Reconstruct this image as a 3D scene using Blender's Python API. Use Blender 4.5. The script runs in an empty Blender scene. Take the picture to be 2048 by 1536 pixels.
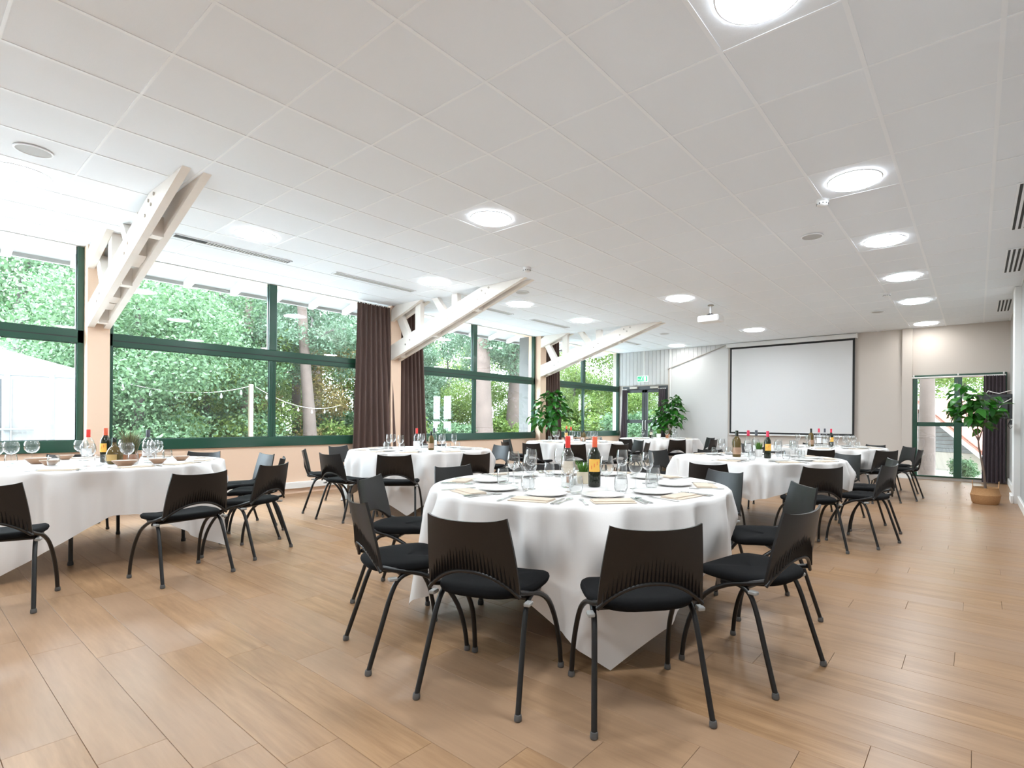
import bpy, math, random
import numpy as np
from mathutils import Vector, Matrix

random.seed(7)
rng = np.random.default_rng(11)
PI = math.pi
SC = bpy.context.scene
COL = SC.collection

# ------------------------------------------------------------------ camera
CAM_H, F_PX, CX, CY, YAW, ROLL = 1.14, 1058.49, 1135.26, 842.46, 0.6581, 0.00788
cd = bpy.data.cameras.new('camera')
cam = bpy.data.objects.new('camera', cd); COL.objects.link(cam)
cd.sensor_fit = 'HORIZONTAL'; cd.sensor_width = 36.0
cd.lens = F_PX / 2048 * 36.0
cd.shift_x = (1024 - CX) / 2048
cd.shift_y = (CY - 768) / 2048
cd.clip_start = 0.02; cd.clip_end = 400
cam.matrix_world = (Matrix.Translation((0, 0, CAM_H)) @ Matrix.Rotation(YAW, 4, 'Z')
                    @ Matrix.Rotation(PI / 2, 4, 'X') @ Matrix.Rotation(ROLL, 4, 'Z'))
SC.camera = cam

# ------------------------------------------------------------------ world, exposure
LAMP_STRENGTH = 32.0
w = bpy.data.worlds.new('overcast_sky'); SC.world = w
w.use_nodes = True
bg = w.node_tree.nodes['Background']
bg.inputs[0].default_value = (0.74, 0.87, 1.0, 1)
bg.inputs[1].default_value = 8.2
SC.view_settings.view_transform = 'Standard'
SC.view_settings.look = 'None'
SC.view_settings.gamma = 1.0
SC.view_settings.use_curve_mapping = False
SC.view_settings.exposure = 1.62
SC.cycles.use_denoising = True
SC.cycles.max_bounces = 10
SC.cycles.diffuse_bounces = 5
SC.cycles.transparent_max_bounces = 24
SC.cycles.sample_clamp_indirect = 6.0
SC.cycles.caustics_reflective = False
SC.cycles.caustics_refractive = False

# ------------------------------------------------------------------ room numbers (metres)
XL, XR, YF, YB = -8.30, 0.50, 13.20, -2.40
ZC = CAM_H + 1.997            # underside of the ceiling
T = 0.745                     # table top with cloth

# ------------------------------------------------------------------ materials
MATS = {}
def mat(name, col, rough=0.5, metal=0.0, spec=0.5, noise=None, bump=None, coat=0.0, sheen=0.0, emit=None, trans=0.0, sss=0.0):
    """principled material; noise=(scale, amount) colour variation; bump=(scale, strength)"""
    if name in MATS: return MATS[name]
    m = bpy.data.materials.new(name); m.use_nodes = True
    nt = m.node_tree; b = nt.nodes['Principled BSDF']
    b.inputs['Base Color'].default_value = (*col, 1)
    b.inputs['Roughness'].default_value = rough
    b.inputs['Metallic'].default_value = metal
    b.inputs['Specular IOR Level'].default_value = spec
    b.inputs['Coat Weight'].default_value = coat
    b.inputs['Coat Roughness'].default_value = 0.15
    if sheen: b.inputs['Sheen Weight'].default_value = sheen
    if trans: b.inputs['Transmission Weight'].default_value = trans
    if emit:
        b.inputs['Emission Color'].default_value = (*emit[0], 1)
        b.inputs['Emission Strength'].default_value = emit[1]
    if noise or bump:
        tc = nt.nodes.new('ShaderNodeTexCoord')
    if noise:
        n = nt.nodes.new('ShaderNodeTexNoise'); n.inputs['Scale'].default_value = noise[0]
        n.inputs['Detail'].default_value = 4
        nt.links.new(tc.outputs['Object'], n.inputs['Vector'])
        r = nt.nodes.new('ShaderNodeMix'); r.data_type = 'RGBA'
        a = noise[1]
        r.inputs['A'].default_value = (*[c * (1 - a) for c in col], 1)
        r.inputs['B'].default_value = (*[min(1, c * (1 + a)) for c in col], 1)
        nt.links.new(n.outputs['Fac'], r.inputs['Factor'])
        nt.links.new(r.outputs['Result'], b.inputs['Base Color'])
    if bump:
        n2 = nt.nodes.new('ShaderNodeTexNoise'); n2.inputs['Scale'].default_value = bump[0]
        n2.inputs['Detail'].default_value = 3
        nt.links.new(tc.outputs['Object'], n2.inputs['Vector'])
        bp = nt.nodes.new('ShaderNodeBump'); bp.inputs['Strength'].default_value = bump[1]
        bp.inputs['Distance'].default_value = 0.005
        nt.links.new(n2.outputs['Fac'], bp.inputs['Height'])
        nt.links.new(bp.outputs['Normal'], b.inputs['Normal'])
    MATS[name] = m
    return m

def glass(name, tint=(1, 1, 1), ior=1.45, rough=0.0, gain=1.0, power=5.0):
    """thin clear glass: transparent film with a fresnel reflection"""
    m = bpy.data.materials.new(name); m.use_nodes = True
    nt = m.node_tree; nt.nodes.clear()
    o = nt.nodes.new('ShaderNodeOutputMaterial'); mx = nt.nodes.new('ShaderNodeMixShader')
    t = nt.nodes.new('ShaderNodeBsdfTransparent'); t.inputs[0].default_value = (*tint, 1)
    g = nt.nodes.new('ShaderNodeBsdfGlossy'); g.inputs['Roughness'].default_value = rough
    f = nt.nodes.new('ShaderNodeLayerWeight'); f.inputs[0].default_value = 0.5
    pw = nt.nodes.new('ShaderNodeMath'); pw.operation = 'POWER'; pw.inputs[1].default_value = power
    r0 = ((ior - 1) / (ior + 1)) ** 2                     # schlick, same from both sides of the sheet
    mu = nt.nodes.new('ShaderNodeMath'); mu.operation = 'MULTIPLY_ADD'; mu.use_clamp = True
    mu.inputs[1].default_value = (1 - r0) * gain; mu.inputs[2].default_value = r0 * gain
    nt.links.new(f.outputs['Facing'], pw.inputs[0]); nt.links.new(pw.outputs[0], mu.inputs[0]); nt.links.new(mu.outputs[0], mx.inputs[0])
    nt.links.new(t.outputs[0], mx.inputs[1]); nt.links.new(g.outputs[0], mx.inputs[2])
    nt.links.new(mx.outputs[0], o.inputs[0])
    MATS[name] = m
    return m

def wood(name, c1, c2, c3, stretch=(1.2, 14, 14), rough=0.3, vary=0.5, bump=0.15, spec=0.5, coat=0.0):
    """streaky timber along local X, each piece shifted by its own random number"""
    m = bpy.data.materials.new(name); m.use_nodes = True
    nt = m.node_tree; b = nt.nodes['Principled BSDF']; L = nt.links.new; N = nt.nodes.new
    tc = N('ShaderNodeTexCoord'); oi = N('ShaderNodeObjectInfo'); ge = N('ShaderNodeNewGeometry')
    ad = N('ShaderNodeMath'); ad.operation = 'ADD'
    L(oi.outputs['Random'], ad.inputs[0]); L(ge.outputs['Random Per Island'], ad.inputs[1])
    fr = N('ShaderNodeMath'); fr.operation = 'FRACT'; L(ad.outputs[0], fr.inputs[0])
    sc_ = N('ShaderNodeMath'); sc_.operation = 'MULTIPLY'; sc_.inputs[1].default_value = 37.0; L(fr.outputs[0], sc_.inputs[0])
    va = N('ShaderNodeVectorMath'); va.operation = 'ADD'; L(tc.outputs['Object'], va.inputs[0]); L(sc_.outputs[0], va.inputs[1])
    mp = N('ShaderNodeMapping'); mp.inputs['Scale'].default_value = stretch; L(va.outputs[0], mp.inputs['Vector'])
    n1 = N('ShaderNodeTexNoise'); n1.inputs['Scale'].default_value = 1.0; n1.inputs['Detail'].default_value = 6; n1.inputs['Distortion'].default_value = 1.2
    L(mp.outputs[0], n1.inputs['Vector'])
    n2 = N('ShaderNodeTexNoise'); n2.inputs['Scale'].default_value = 6.0; n2.inputs['Detail'].default_value = 4; n2.inputs['Distortion'].default_value = 0.4
    L(mp.outputs[0], n2.inputs['Vector'])
    cr = N('ShaderNodeValToRGB'); e = cr.color_ramp.elements
    e[0].position = 0.3; e[0].color = (*c1, 1); e[1].position = 0.72; e[1].color = (*c2, 1)
    mixn = N('ShaderNodeMix'); mixn.inputs['Factor'].default_value = 0.35
    L(n1.outputs['Fac'], mixn.inputs[2]); L(n2.outputs['Fac'], mixn.inputs[3]); L(mixn.outputs[0], cr.inputs[0])
    mx = N('ShaderNodeMix'); mx.data_type = 'RGBA'; mx.inputs['B'].default_value = (*c3, 1)
    vm = N('ShaderNodeMath'); vm.operation = 'MULTIPLY'; vm.inputs[1].default_value = vary; L(fr.outputs[0], vm.inputs[0])
    L(vm.outputs[0], mx.inputs['Factor']); L(cr.outputs[0], mx.inputs['A']); L(mx.outputs['Result'], b.inputs['Base Color'])
    bp = N('ShaderNodeBump'); bp.inputs['Strength'].default_value = bump; bp.inputs['Distance'].default_value = 0.002
    L(n2.outputs['Fac'], bp.inputs['Height']); L(bp.outputs[0], b.inputs['Normal'])
    b.inputs['Roughness'].default_value = rough; b.inputs['Specular IOR Level'].default_value = spec
    b.inputs['Coat Weight'].default_value = coat; b.inputs['Coat Roughness'].default_value = 0.2
    MATS[name] = m
    return m

def leafmat(name, c1, c2, transl=0.35, rough=0.5):
    m = bpy.data.materials.new(name); m.use_nodes = True
    nt = m.node_tree; b = nt.nodes['Principled BSDF']; L = nt.links.new; N = nt.nodes.new
    ge = N('ShaderNodeNewGeometry'); oi = N('ShaderNodeObjectInfo'); ad = N('ShaderNodeMath'); ad.operation = 'ADD'
    L(ge.outputs['Random Per Island'], ad.inputs[0]); L(oi.outputs['Random'], ad.inputs[1])
    fr = N('ShaderNodeMath'); fr.operation = 'FRACT'; L(ad.outputs[0], fr.inputs[0])
    mx = N('ShaderNodeMix'); mx.data_type = 'RGBA'
    mx.inputs['A'].default_value = (*c1, 1); mx.inputs['B'].default_value = (*c2, 1)
    L(fr.outputs[0], mx.inputs['Factor']); L(mx.outputs['Result'], b.inputs['Base Color'])
    b.inputs['Roughness'].default_value = rough
    t = N('ShaderNodeBsdfTranslucent'); L(mx.outputs['Result'], t.inputs[0])
    ms = N('ShaderNodeMixShader'); ms.inputs[0].default_value = transl
    o = nt.nodes['Material Output']
    L(b.outputs[0], ms.inputs[1]); L(t.outputs[0], ms.inputs[2]); L(ms.outputs[0], o.inputs[0])
    MATS[name] = m
    return m

M_floor = wood('oak_plank', (0.250, 0.136, 0.066), (0.455, 0.275, 0.148), (0.355, 0.230, 0.152), rough=0.32, vary=0.75, spec=0.19)
M_joint = mat('floor_joint', (0.21, 0.135, 0.085), 0.7)
M_tile = mat('ceiling_tile_white', (0.85, 0.885, 0.93), 0.85, bump=(180, 0.12))
M_tgrid = mat('ceiling_grid_white', (0.90, 0.925, 0.96), 0.45)
M_void = mat('ceiling_void', (0.10, 0.10, 0.10), 0.9)
M_peach = mat('peach_wall_paint', (0.76, 0.56, 0.42), 0.7, bump=(60, 0.05))
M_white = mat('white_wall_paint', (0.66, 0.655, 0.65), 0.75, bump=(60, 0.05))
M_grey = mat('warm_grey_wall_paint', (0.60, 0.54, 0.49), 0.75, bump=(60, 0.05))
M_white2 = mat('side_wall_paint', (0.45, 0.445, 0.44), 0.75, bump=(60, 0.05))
M_clad = mat('painted_cladding', (0.58, 0.575, 0.57), 0.6)
M_trim = mat('white_trim', (0.82, 0.81, 0.79), 0.5)
M_pipe = mat('grey_beige_trim', (0.45, 0.41, 0.38), 0.5)
M_green = mat('dark_green_frame', (0.008, 0.060, 0.034), 0.28, coat=0.3)
M_gasket = mat('black_gasket', (0.012, 0.016, 0.014), 0.45)
M_dframe = mat('dark_grey_frame', (0.055, 0.058, 0.062), 0.4)
M_pane = glass('window_glass', (0.97, 0.99, 0.98), 1.5, 0.0)
M_beam = mat('whitewashed_timber', (0.82, 0.76, 0.70), 0.55, noise=(6, 0.06), bump=(25, 0.1))
M_bolt = mat('galvanised_bolt', (0.42, 0.37, 0.32), 0.4, 0.6)
M_curt = mat('brown_curtain_fabric', (0.085, 0.046, 0.036), 0.8, sheen=0.25, bump=(260, 0.2))
M_curt2 = mat('plum_curtain_fabric', (0.050, 0.033, 0.042), 0.85, sheen=0.2, bump=(260, 0.2))
M_cloth = mat('white_table_linen', (0.74, 0.715, 0.70), 0.8, sheen=0.15, bump=(420, 0.15))
M_blackp = mat('black_plastic', (0.0065, 0.0052, 0.0050), 0.40)
M_black = mat('black_metal_tube', (0.0050, 0.0050, 0.0055), 0.35)
M_fabric = mat('black_seat_fabric', (0.0052, 0.0052, 0.0058), 0.95, spec=0.15, bump=(500, 0.25))
M_glide = mat('grey_glide', (0.10, 0.10, 0.10), 0.5)
M_brkt = mat('light_grey_connector', (0.30, 0.30, 0.29), 0.45)
M_steel = mat('steel_cutlery', (0.62, 0.61, 0.60), 0.18, 1.0)
M_china = mat('white_china', (0.82, 0.81, 0.79), 0.18)
M_napkin = mat('ivory_napkin', (0.62, 0.52, 0.42), 0.85, bump=(400, 0.2))
M_glass = glass('drinking_glass', (0.965, 0.97, 0.97), 1.52, 0.0, 1.2, 2.6)
M_bclear = glass('clear_bottle_glass', (0.95, 0.965, 0.96), 1.52, 0.0, 1.2, 2.6)
M_bgreen = mat('dark_bottle_glass', (0.012, 0.016, 0.008), 0.06)
M_bamber = mat('amber_bottle_glass', (0.10, 0.065, 0.015), 0.06)
M_red = mat('red_foil', (0.72, 0.035, 0.025), 0.35)
M_pink = mat('crimson_foil', (0.66, 0.03, 0.08), 0.35)
M_orange = mat('orange_foil', (0.72, 0.12, 0.05), 0.35)
M_dcap = mat('slate_foil', (0.075, 0.08, 0.10), 0.35)
M_lab1 = mat('cream_label', (0.78, 0.66, 0.52), 0.6)
M_lab2 = mat('yellow_label', (0.85, 0.47, 0.08), 0.6)
M_lab3 = mat('white_label', (0.80, 0.80, 0.80), 0.6)
M_lab4 = mat('gold_label', (0.52, 0.34, 0.12), 0.45)
M_stripe = mat('red_stripe', (0.75, 0.06, 0.03), 0.6)
M_cream = mat('cream_pot', (0.75, 0.66, 0.50), 0.6)
M_terra = mat('terracotta', (0.42, 0.17, 0.075), 0.7, noise=(20, 0.15))
M_dish = mat('stoneware_brown', (0.36, 0.22, 0.14), 0.45, noise=(25, 0.2))
M_dishin = mat('stoneware_glaze', (0.62, 0.60, 0.55), 0.3)
M_grass = leafmat('pot_grass', (0.06, 0.17, 0.02), (0.14, 0.30, 0.05))
M_heath = leafmat('pot_heather', (0.10, 0.12, 0.04), (0.17, 0.13, 0.07))
M_fig = leafmat('fig_leaf', (0.010, 0.095, 0.008), (0.045, 0.20, 0.02), 0.2, 0.32)
M_bark = mat('fig_bark', (0.16, 0.11, 0.085), 0.85, noise=(30, 0.25))
M_basket = mat('woven_seagrass', (0.46, 0.25, 0.11), 0.8, noise=(60, 0.2), bump=(90, 0.8))
M_soil = mat('soil', (0.035, 0.025, 0.02), 0.95)
M_screen = mat('projection_cloth', (0.70, 0.70, 0.705), 0.9)
M_case = mat('white_case', (0.80, 0.80, 0.80), 0.4)
M_bord = mat('black_border', (0.012, 0.012, 0.013), 0.7)
M_lamp = mat('lamp_diffuser', (0.9, 0.9, 0.9), 0.5, emit=((0.87, 0.95, 1.0), LAMP_STRENGTH))
M_lampd = mat('lamp_diffuser_wallside', (0.9, 0.9, 0.9), 0.5, emit=((0.95, 0.96, 0.93), LAMP_STRENGTH * 0.4))
M_grille = mat('speaker_grille', (0.50, 0.50, 0.50), 0.7)
M_slot = mat('vent_dark', (0.05, 0.05, 0.052), 0.8)
M_ventf = mat('vent_fin_grey', (0.55, 0.54, 0.53), 0.5)
M_exit = mat('exit_green', (0.03, 0.42, 0.20), 0.5, emit=((0.03, 0.60, 0.26), 0.18))
M_exitw = mat('exit_white', (0.85, 0.9, 0.87), 0.5, emit=((0.75, 0.95, 0.85), 0.25))
M_cable = mat('white_cable', (0.72, 0.68, 0.64), 0.5)
M_lens = mat('projector_lens', (0.02, 0.02, 0.025), 0.1)
# outdoors
M_ground = mat('bounce_paving', (0.62, 0.61, 0.585), 0.95, noise=(0.6, 0.08))  # kept pale so the terrace bounces daylight up to the ceiling
M_sand = mat('sandy_yard', (0.30, 0.27, 0.22), 0.95, noise=(0.6, 0.15))
M_eave = mat('shaded_eave_white', (0.40, 0.40, 0.40), 0.7)  # white soffit boards greyed, their shade put into the colour
M_turf = mat('woodland_floor', (0.10, 0.11, 0.055), 0.95, noise=(0.8, 0.4))
M_pine = mat('pine_bark', (0.115, 0.080, 0.066), 0.9, noise=(3, 0.35), bump=(14, 1.0))
M_oakb = mat('grey_bark', (0.070, 0.058, 0.050), 0.9, noise=(3, 0.3), bump=(14, 0.8))
M_lf1 = leafmat('laurel_leaf', (0.030, 0.080, 0.026), (0.150, 0.235, 0.115))
M_lf2 = leafmat('oak_leaf', (0.060, 0.115, 0.015), (0.190, 0.250, 0.055))
M_lf3 = leafmat('pine_needles', (0.055, 0.105, 0.055), (0.150, 0.215, 0.135))
M_lf4 = leafmat('autumn_leaf', (0.18, 0.15, 0.035), (0.26, 0.17, 0.06))
M_tent = mat('marquee_pvc', (0.62, 0.62, 0.62), 0.5)
M_tentf = mat('marquee_frame', (0.14, 0.145, 0.15), 0.4)
M_post = mat('pale_timber_post', (0.34, 0.27, 0.19), 0.8)
M_bulb = mat('string_bulb', (0.45, 0.45, 0.42), 0.3)
M_rooft = mat('red_roof_tile', (0.36, 0.13, 0.09), 0.8, noise=(2, 0.2))
M_boards = mat('grey_boards', (0.16, 0.155, 0.15), 0.85, noise=(5, 0.2))
M_render = mat('house_render', (0.36, 0.31, 0.26), 0.9)

# ------------------------------------------------------------------ mesh helpers
class MB:
    def __init__(s): s.v = []; s.f = []; s.mi = []; s.cur = 0
    def face(s, idx): s.f.append(idx); s.mi.append(s.cur)
    def box(s, x0, x1, y0, y1, z0, z1):
        b = len(s.v)
        s.v += [(x0, y0, z0), (x1, y0, z0), (x1, y1, z0), (x0, y1, z0), (x0, y0, z1), (x1, y0, z1), (x1, y1, z1), (x0, y1, z1)]
        for q in ((3, 2, 1, 0), (4, 5, 6, 7), (0, 1, 5, 4), (1, 2, 6, 5), (2, 3, 7, 6), (3, 0, 4, 7)): s.face([b + i for i in q])
        return s
    def bbox(s, x0, x1, y0, y1, z0, z1, c=0.004):
        """box with chamfered edges"""
        b = len(s.v)
        cx, cy, cz = (x0 + x1) / 2, (y0 + y1) / 2, (z0 + z1) / 2
        hx, hy, hz = (x1 - x0) / 2, (y1 - y0) / 2, (z1 - z0) / 2
        c = min(c, hx * .45, hy * .45, hz * .45)
        ring = [(-hx + c, -hy), (hx - c, -hy), (hx, -hy + c), (hx, hy - c), (hx - c, hy), (-hx + c, hy), (-hx, hy - c), (-hx, -hy + c)]
        inner = [(-hx + c, -hy + c), (hx - c, -hy + c), (hx - c, -hy + c), (hx - c, hy - c), (hx - c, hy - c), (-hx + c, hy - c), (-hx + c, hy - c), (-hx + c, -hy + c)]
        def put(r, z): 
            i = len(s.v); s.v += [(cx + a, cy + d, cz + z) for a, d in r]; return i
        q = [(-hx + c, -hy + c), (hx - c, -hy + c), (hx - c, hy - c), (-hx + c, hy - c)]
        l0 = put(q, -hz); l1 = put(ring, -hz + c); l2 = put(ring, hz - c); l3 = put(q, hz)
        s.face([l0 + 3, l0 + 2, l0 + 1, l0]); s.face([l3, l3 + 1, l3 + 2, l3 + 3])
        for i in range(8): s.face([l1 + i, l1 + (i + 1) % 8, l2 + (i + 1) % 8, l2 + i])
        m = [0, 1, 1, 2, 2, 3, 3, 0]
        for i in range(8):
            a, d = m[i], m[(i + 1) % 8]
            if a == d:
                s.face([l0 + a, l1 + (i + 1) % 8, l1 + i]); s.face([l3 + a, l2 + i, l2 + (i + 1) % 8])
            else:
                s.face([l0 + a, l0 + d, l1 + (i + 1) % 8, l1 + i]); s.face([l3 + a, l2 + i, l2 + (i + 1) % 8, l3 + d])
        return s
    def tube(s, pts, r, n=8, caps=True):
        pts = [Vector(p) for p in pts]; R = r if isinstance(r, (list, tuple)) else [r] * len(pts)
        b0 = len(s.v); up = Vector((0, 0, 1)); prev = None
        for i, p in enumerate(pts):
            t = (pts[min(i + 1, len(pts) - 1)] - pts[max(i - 1, 0)]).normalized()
            if prev is None:
                a = t.cross(up) if abs(t.z) < 0.95 else t.cross(Vector((1, 0, 0)))
            else: a = prev - t * prev.dot(t)
            a.normalize(); prev = a; c = t.cross(a)
            for k in range(n):
                q = p + (a * math.cos(2 * PI * k / n) + c * math.sin(2 * PI * k / n)) * R[i]
                s.v.append(tuple(q))
        for i in range(len(pts) - 1):
            for k in range(n):
                a, d = b0 + i * n + k, b0 + i * n + (k + 1) % n
                s.face([a, a + n, d + n, d])
        if caps:
            s.face([b0 + k for k in range(n)]); e = b0 + (len(pts) - 1) * n; s.face([e + n - 1 - k for k in range(n)])
        return s
    def lathe(s, prof, n=16, c=(0, 0, 0), caps=True):
        b0 = len(s.v)
        for (r, z) in prof:
            for k in range(n):
                a = 2 * PI * k / n
                s.v.append((c[0] + r * math.cos(a), c[1] + r * math.sin(a), c[2] + z))
        for i in range(len(prof) - 1):
            for k in range(n):
                a, d = b0 + i * n + k, b0 + i * n + (k + 1) % n
                s.face([a, d, d + n, a + n])
        if caps:
            s.face([b0 + n - 1 - k for k in range(n)]); e = b0 + (len(prof) - 1) * n; s.face([e + k for k in range(n)])
        return s
    def prism(s, poly, z0, z1, plane='xy', off=0):
        """polygon extruded; plane xy -> z, xz -> y, yz -> x"""
        b = len(s.v); n = len(poly)
        for z in (z0, z1):
            for (p, q) in poly:
                s.v.append({'xy': (p, q, z), 'xz': (p, z, q), 'yz': (z, p, q)}[plane])
        s.face([b + n - 1 - i for i in range(n)]); s.face([b + n + i for i in range(n)])
        for i in range(n): s.face([b + i, b + (i + 1) % n, b + n + (i + 1) % n, b + n + i])
        return s
    def grid(s, P, wrap=False):
        """P[i][j] points -> quads"""
        b = len(s.v); n, m = len(P), len(P[0])
        for r in P: s.v += [tuple(p) for p in r]
        for i in range(n - 1):
            for j in range(m if wrap else m - 1):
                s.face([b + i * m + j, b + i * m + (j + 1) % m, b + (i + 1) * m + (j + 1) % m, b + (i + 1) * m + j])
        return s
    def mesh(s, name, *mats, smooth=None):
        me = bpy.data.meshes.new(name); me.from_pydata(s.v, [], s.f)
        for m in mats: me.materials.append(m)
        if len(mats) > 1: me.polygons.foreach_set('material_index', s.mi)
        me.validate(); me.update()
        import bmesh
        bm = bmesh.new(); bm.from_mesh(me); bmesh.ops.recalc_face_normals(bm, faces=bm.faces); bm.to_mesh(me); bm.free()
        if smooth is not None:
            me.polygons.foreach_set('use_smooth', [True] * len(me.polygons))
            if smooth > 0: me.set_sharp_from_angle(angle=math.radians(smooth))
        return me

def obj(name, me, parent=None, loc=(0, 0, 0), rot=(0, 0, 0), scale=(1, 1, 1)):
    o = bpy.data.objects.new(name, me); COL.objects.link(o)
    o.location = loc; o.rotation_euler = rot; o.scale = scale
    if parent: o.parent = parent
    return o
def tag(o, label, cat, group=None):
    o['label'] = label; o['category'] = cat
    if group: o['group'] = group
    return o
def thing(name, label, cat, loc=(0, 0, 0), rot=(0, 0, 0), group=None, scale=(1, 1, 1)):
    return tag(obj(name, None, None, loc, rot, scale), label, cat, group)
def struct(name, me, parent=None, **k):
    o = obj(name, me, parent, **k)
    if parent is None: o['kind'] = 'structure'
    return o
def stuff(o): o['kind'] = 'stuff'; return o
def put(parts, name, label, cat, loc=(0, 0, 0), rot=(0, 0, 0), group=None, scale=(1, 1, 1)):
    """one thing from shared meshes: parts = [(part name, mesh, [(sub name, mesh), ...]), ...]"""
    t = thing(name, label, cat, loc, rot, group, scale)
    for p in parts:
        o = obj(p[0], p[1], t)
        for q in (p[2] if len(p) > 2 else []): obj(q[0], q[1], o)
    return t
ORD = ['first', 'second', 'third', 'fourth', 'fifth', 'sixth', 'seventh', 'eighth', 'ninth', 'tenth', 'eleventh', 'twelfth']

# ================================================================== FLOOR
fl = struct('floor', MB().box(XL - 0.05, XR + 0.05, YB, YF + 0.05, -0.12, -0.010).mesh('floor_base', M_joint))
PW, PL = 0.19, 1.30
pm = {}
rest = MB(); n_pl = 0
cands = []
k0 = int((YB - 0.814) / PW) - 1
row = k0
while 0.814 + row * PW < YF:
    y0 = 0.814 + row * PW; y1 = y0 + PW
    x = XL - ((row * 0.473 + 0.31 * (row % 3)) % 1.0) * PL
    while x < XR:
        a, b = max(x, XL), min(x + PL, XR); c, d = max(y0, YB), min(y1, YF)
        if b - a > 0.03 and d - c > 0.02: cands.append((a, b, c, d))
        x += PL
    row += 1
def _vis(c):
    mx, my = (c[0] + c[1]) / 2, (c[2] + c[3]) / 2
    dep = -math.sin(YAW) * mx + math.cos(YAW) * my
    lat = math.cos(YAW) * mx + math.sin(YAW) * my
    ok = dep > 0.9 and -1.35 < lat / dep < 1.1
    return (0 if ok else 100) + math.hypot(mx, my)
cands.sort(key=_vis)
for i, (a, b, c, d) in enumerate(cands):
    L_, W_ = round(b - a - 0.0012, 4), round(d - c - 0.0012, 4)
    if i < 285:
        if (L_, W_) not in pm: pm[(L_, W_)] = MB().bbox(-L_ / 2, L_ / 2, -W_ / 2, W_ / 2, -0.010, 0, 0.0009).mesh('plank', M_floor)
        obj('plank', pm[(L_, W_)], fl, ((a + b) / 2, (c + d) / 2, 0))
    else: rest.bbox(a + .001, b - .001, c + .001, d - .001, -0.010, 0, 0.0012)
stuff(obj('plank', rest.mesh('plank_rest', M_floor), fl))

# ================================================================== CEILING
ce = struct('ceiling', MB().box(XL - 0.2, XR + 0.2, YB - .2, YF + 0.2, ZC + 0.045, ZC + 0.10).mesh('ceiling_slab', M_void))
GX, GY, G = 0.093, 3.365, 0.6
tile_me = MB().bbox(-0.297, 0.297, -0.297, 0.297, 0.0035, 0.020, 0.004).mesh('ceiling_tile', M_tile)
tl = []; trest = MB()
for i in range(14):
    for j in range(-11, 17):
        x = GX - G * i - G / 2; y = GY + G * j + G / 2
        y1 = min(y + G / 2, YF)
        if y - G / 2 < YB: continue
        full = abs(y1 - y - G / 2) < 1e-6
        dep = -math.sin(YAW) * x + math.cos(YAW) * y; lat = math.cos(YAW) * x + math.sin(YAW) * y
        vis = dep > 0.8 and -1.3 < lat / max(dep, .1) < 1.0
        tl.append(((0 if vis else 100) + math.hypot(x, y) + (0 if full else 50), x, y, full, y1))
tl.sort()
for k, (s_, x, y, full, y1) in enumerate(tl):
    if k < 292 and full: obj('ceiling_tile', tile_me, ce, (x, y, ZC))
    else: trest.box(x - .297, x + .297, y - .297, y1 - .003, ZC + .0035, ZC + .02)
j = -11
while GY + G * j < YF:
    trest.box(GX + .003, XR - .002, max(YB, GY + G * j) + .003, min(YF, GY + G * (j + 1)) - .003, ZC + .0035, ZC + .02); j += 1
stuff(obj('ceiling_tile', trest.mesh('ceiling_tile_rest', M_tile), ce))
for i in range(15):
    x = GX - G * i
    obj('main_runner', MB().box(x - .012, x + .012, YB, YF, ZC, ZC + .0034).mesh('main_runner', M_tgrid), ce)
for j in range(-10, 17):
    y = GY + G * j
    if YB < y < YF: obj('cross_runner', MB().box(XL, XR, y - .0075, y + .0075, ZC + .0008, ZC + .0034).mesh('cross_runner', M_tgrid), ce)
obj('edge_trim', MB().box(XL - .01, XL + .022, YB, YF, ZC - .004, ZC + .012).mesh('edge_trim', M_pipe), ce)
obj('edge_trim', MB().box(XR - .02, XR, YB, YF, ZC - .002, ZC + .012).mesh('edge_trim', M_tgrid), ce)

# ceiling lamps ------------------------------------------------------------
rim_me = MB().lathe([(0.200, -0.001), (0.207, -0.001), (0.205, -0.009), (0.196, -0.011), (0.192, -0.003)], 40, caps=False).mesh('lamp_rim', M_tgrid, smooth=40)
dif_me = MB().lathe([(0.194, -0.001), (0.1945, -0.0075), (0.15, -0.0085), (0.02, -0.009)], 40).mesh('lamp_diffuser', M_lamp, smooth=50)
dif_dim = dif_me.copy(); dif_dim.materials[0] = M_lampd
LROWS = [('in the row along the side wall', -0.807, [12.665, 10.265, 8.465, 6.665, 4.865, 2.465, 0.665, -1.135]),
         ('in the middle row', -3.807, [11.465, 7.865, 3.665, -0.535]),
         ('in the row along the windows', -6.207, [12.665, 10.265, 8.465, 6.665, 4.865, 2.465, 0.665, -1.135])]
for rn, x, ys in LROWS:  # unseen lamps past the frame continue each row, added to light the room
    for k, y in enumerate(ys):
        put([('lamp_rim', rim_me), ('diffuser', dif_dim if y > 12 else dif_me)], 'ceiling_lamp', 'round lit ceiling panel, %s from the screen wall %s' % (ORD[k], rn),
            'ceiling lamp', (x, y, ZC), group='round ceiling lamps')
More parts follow.
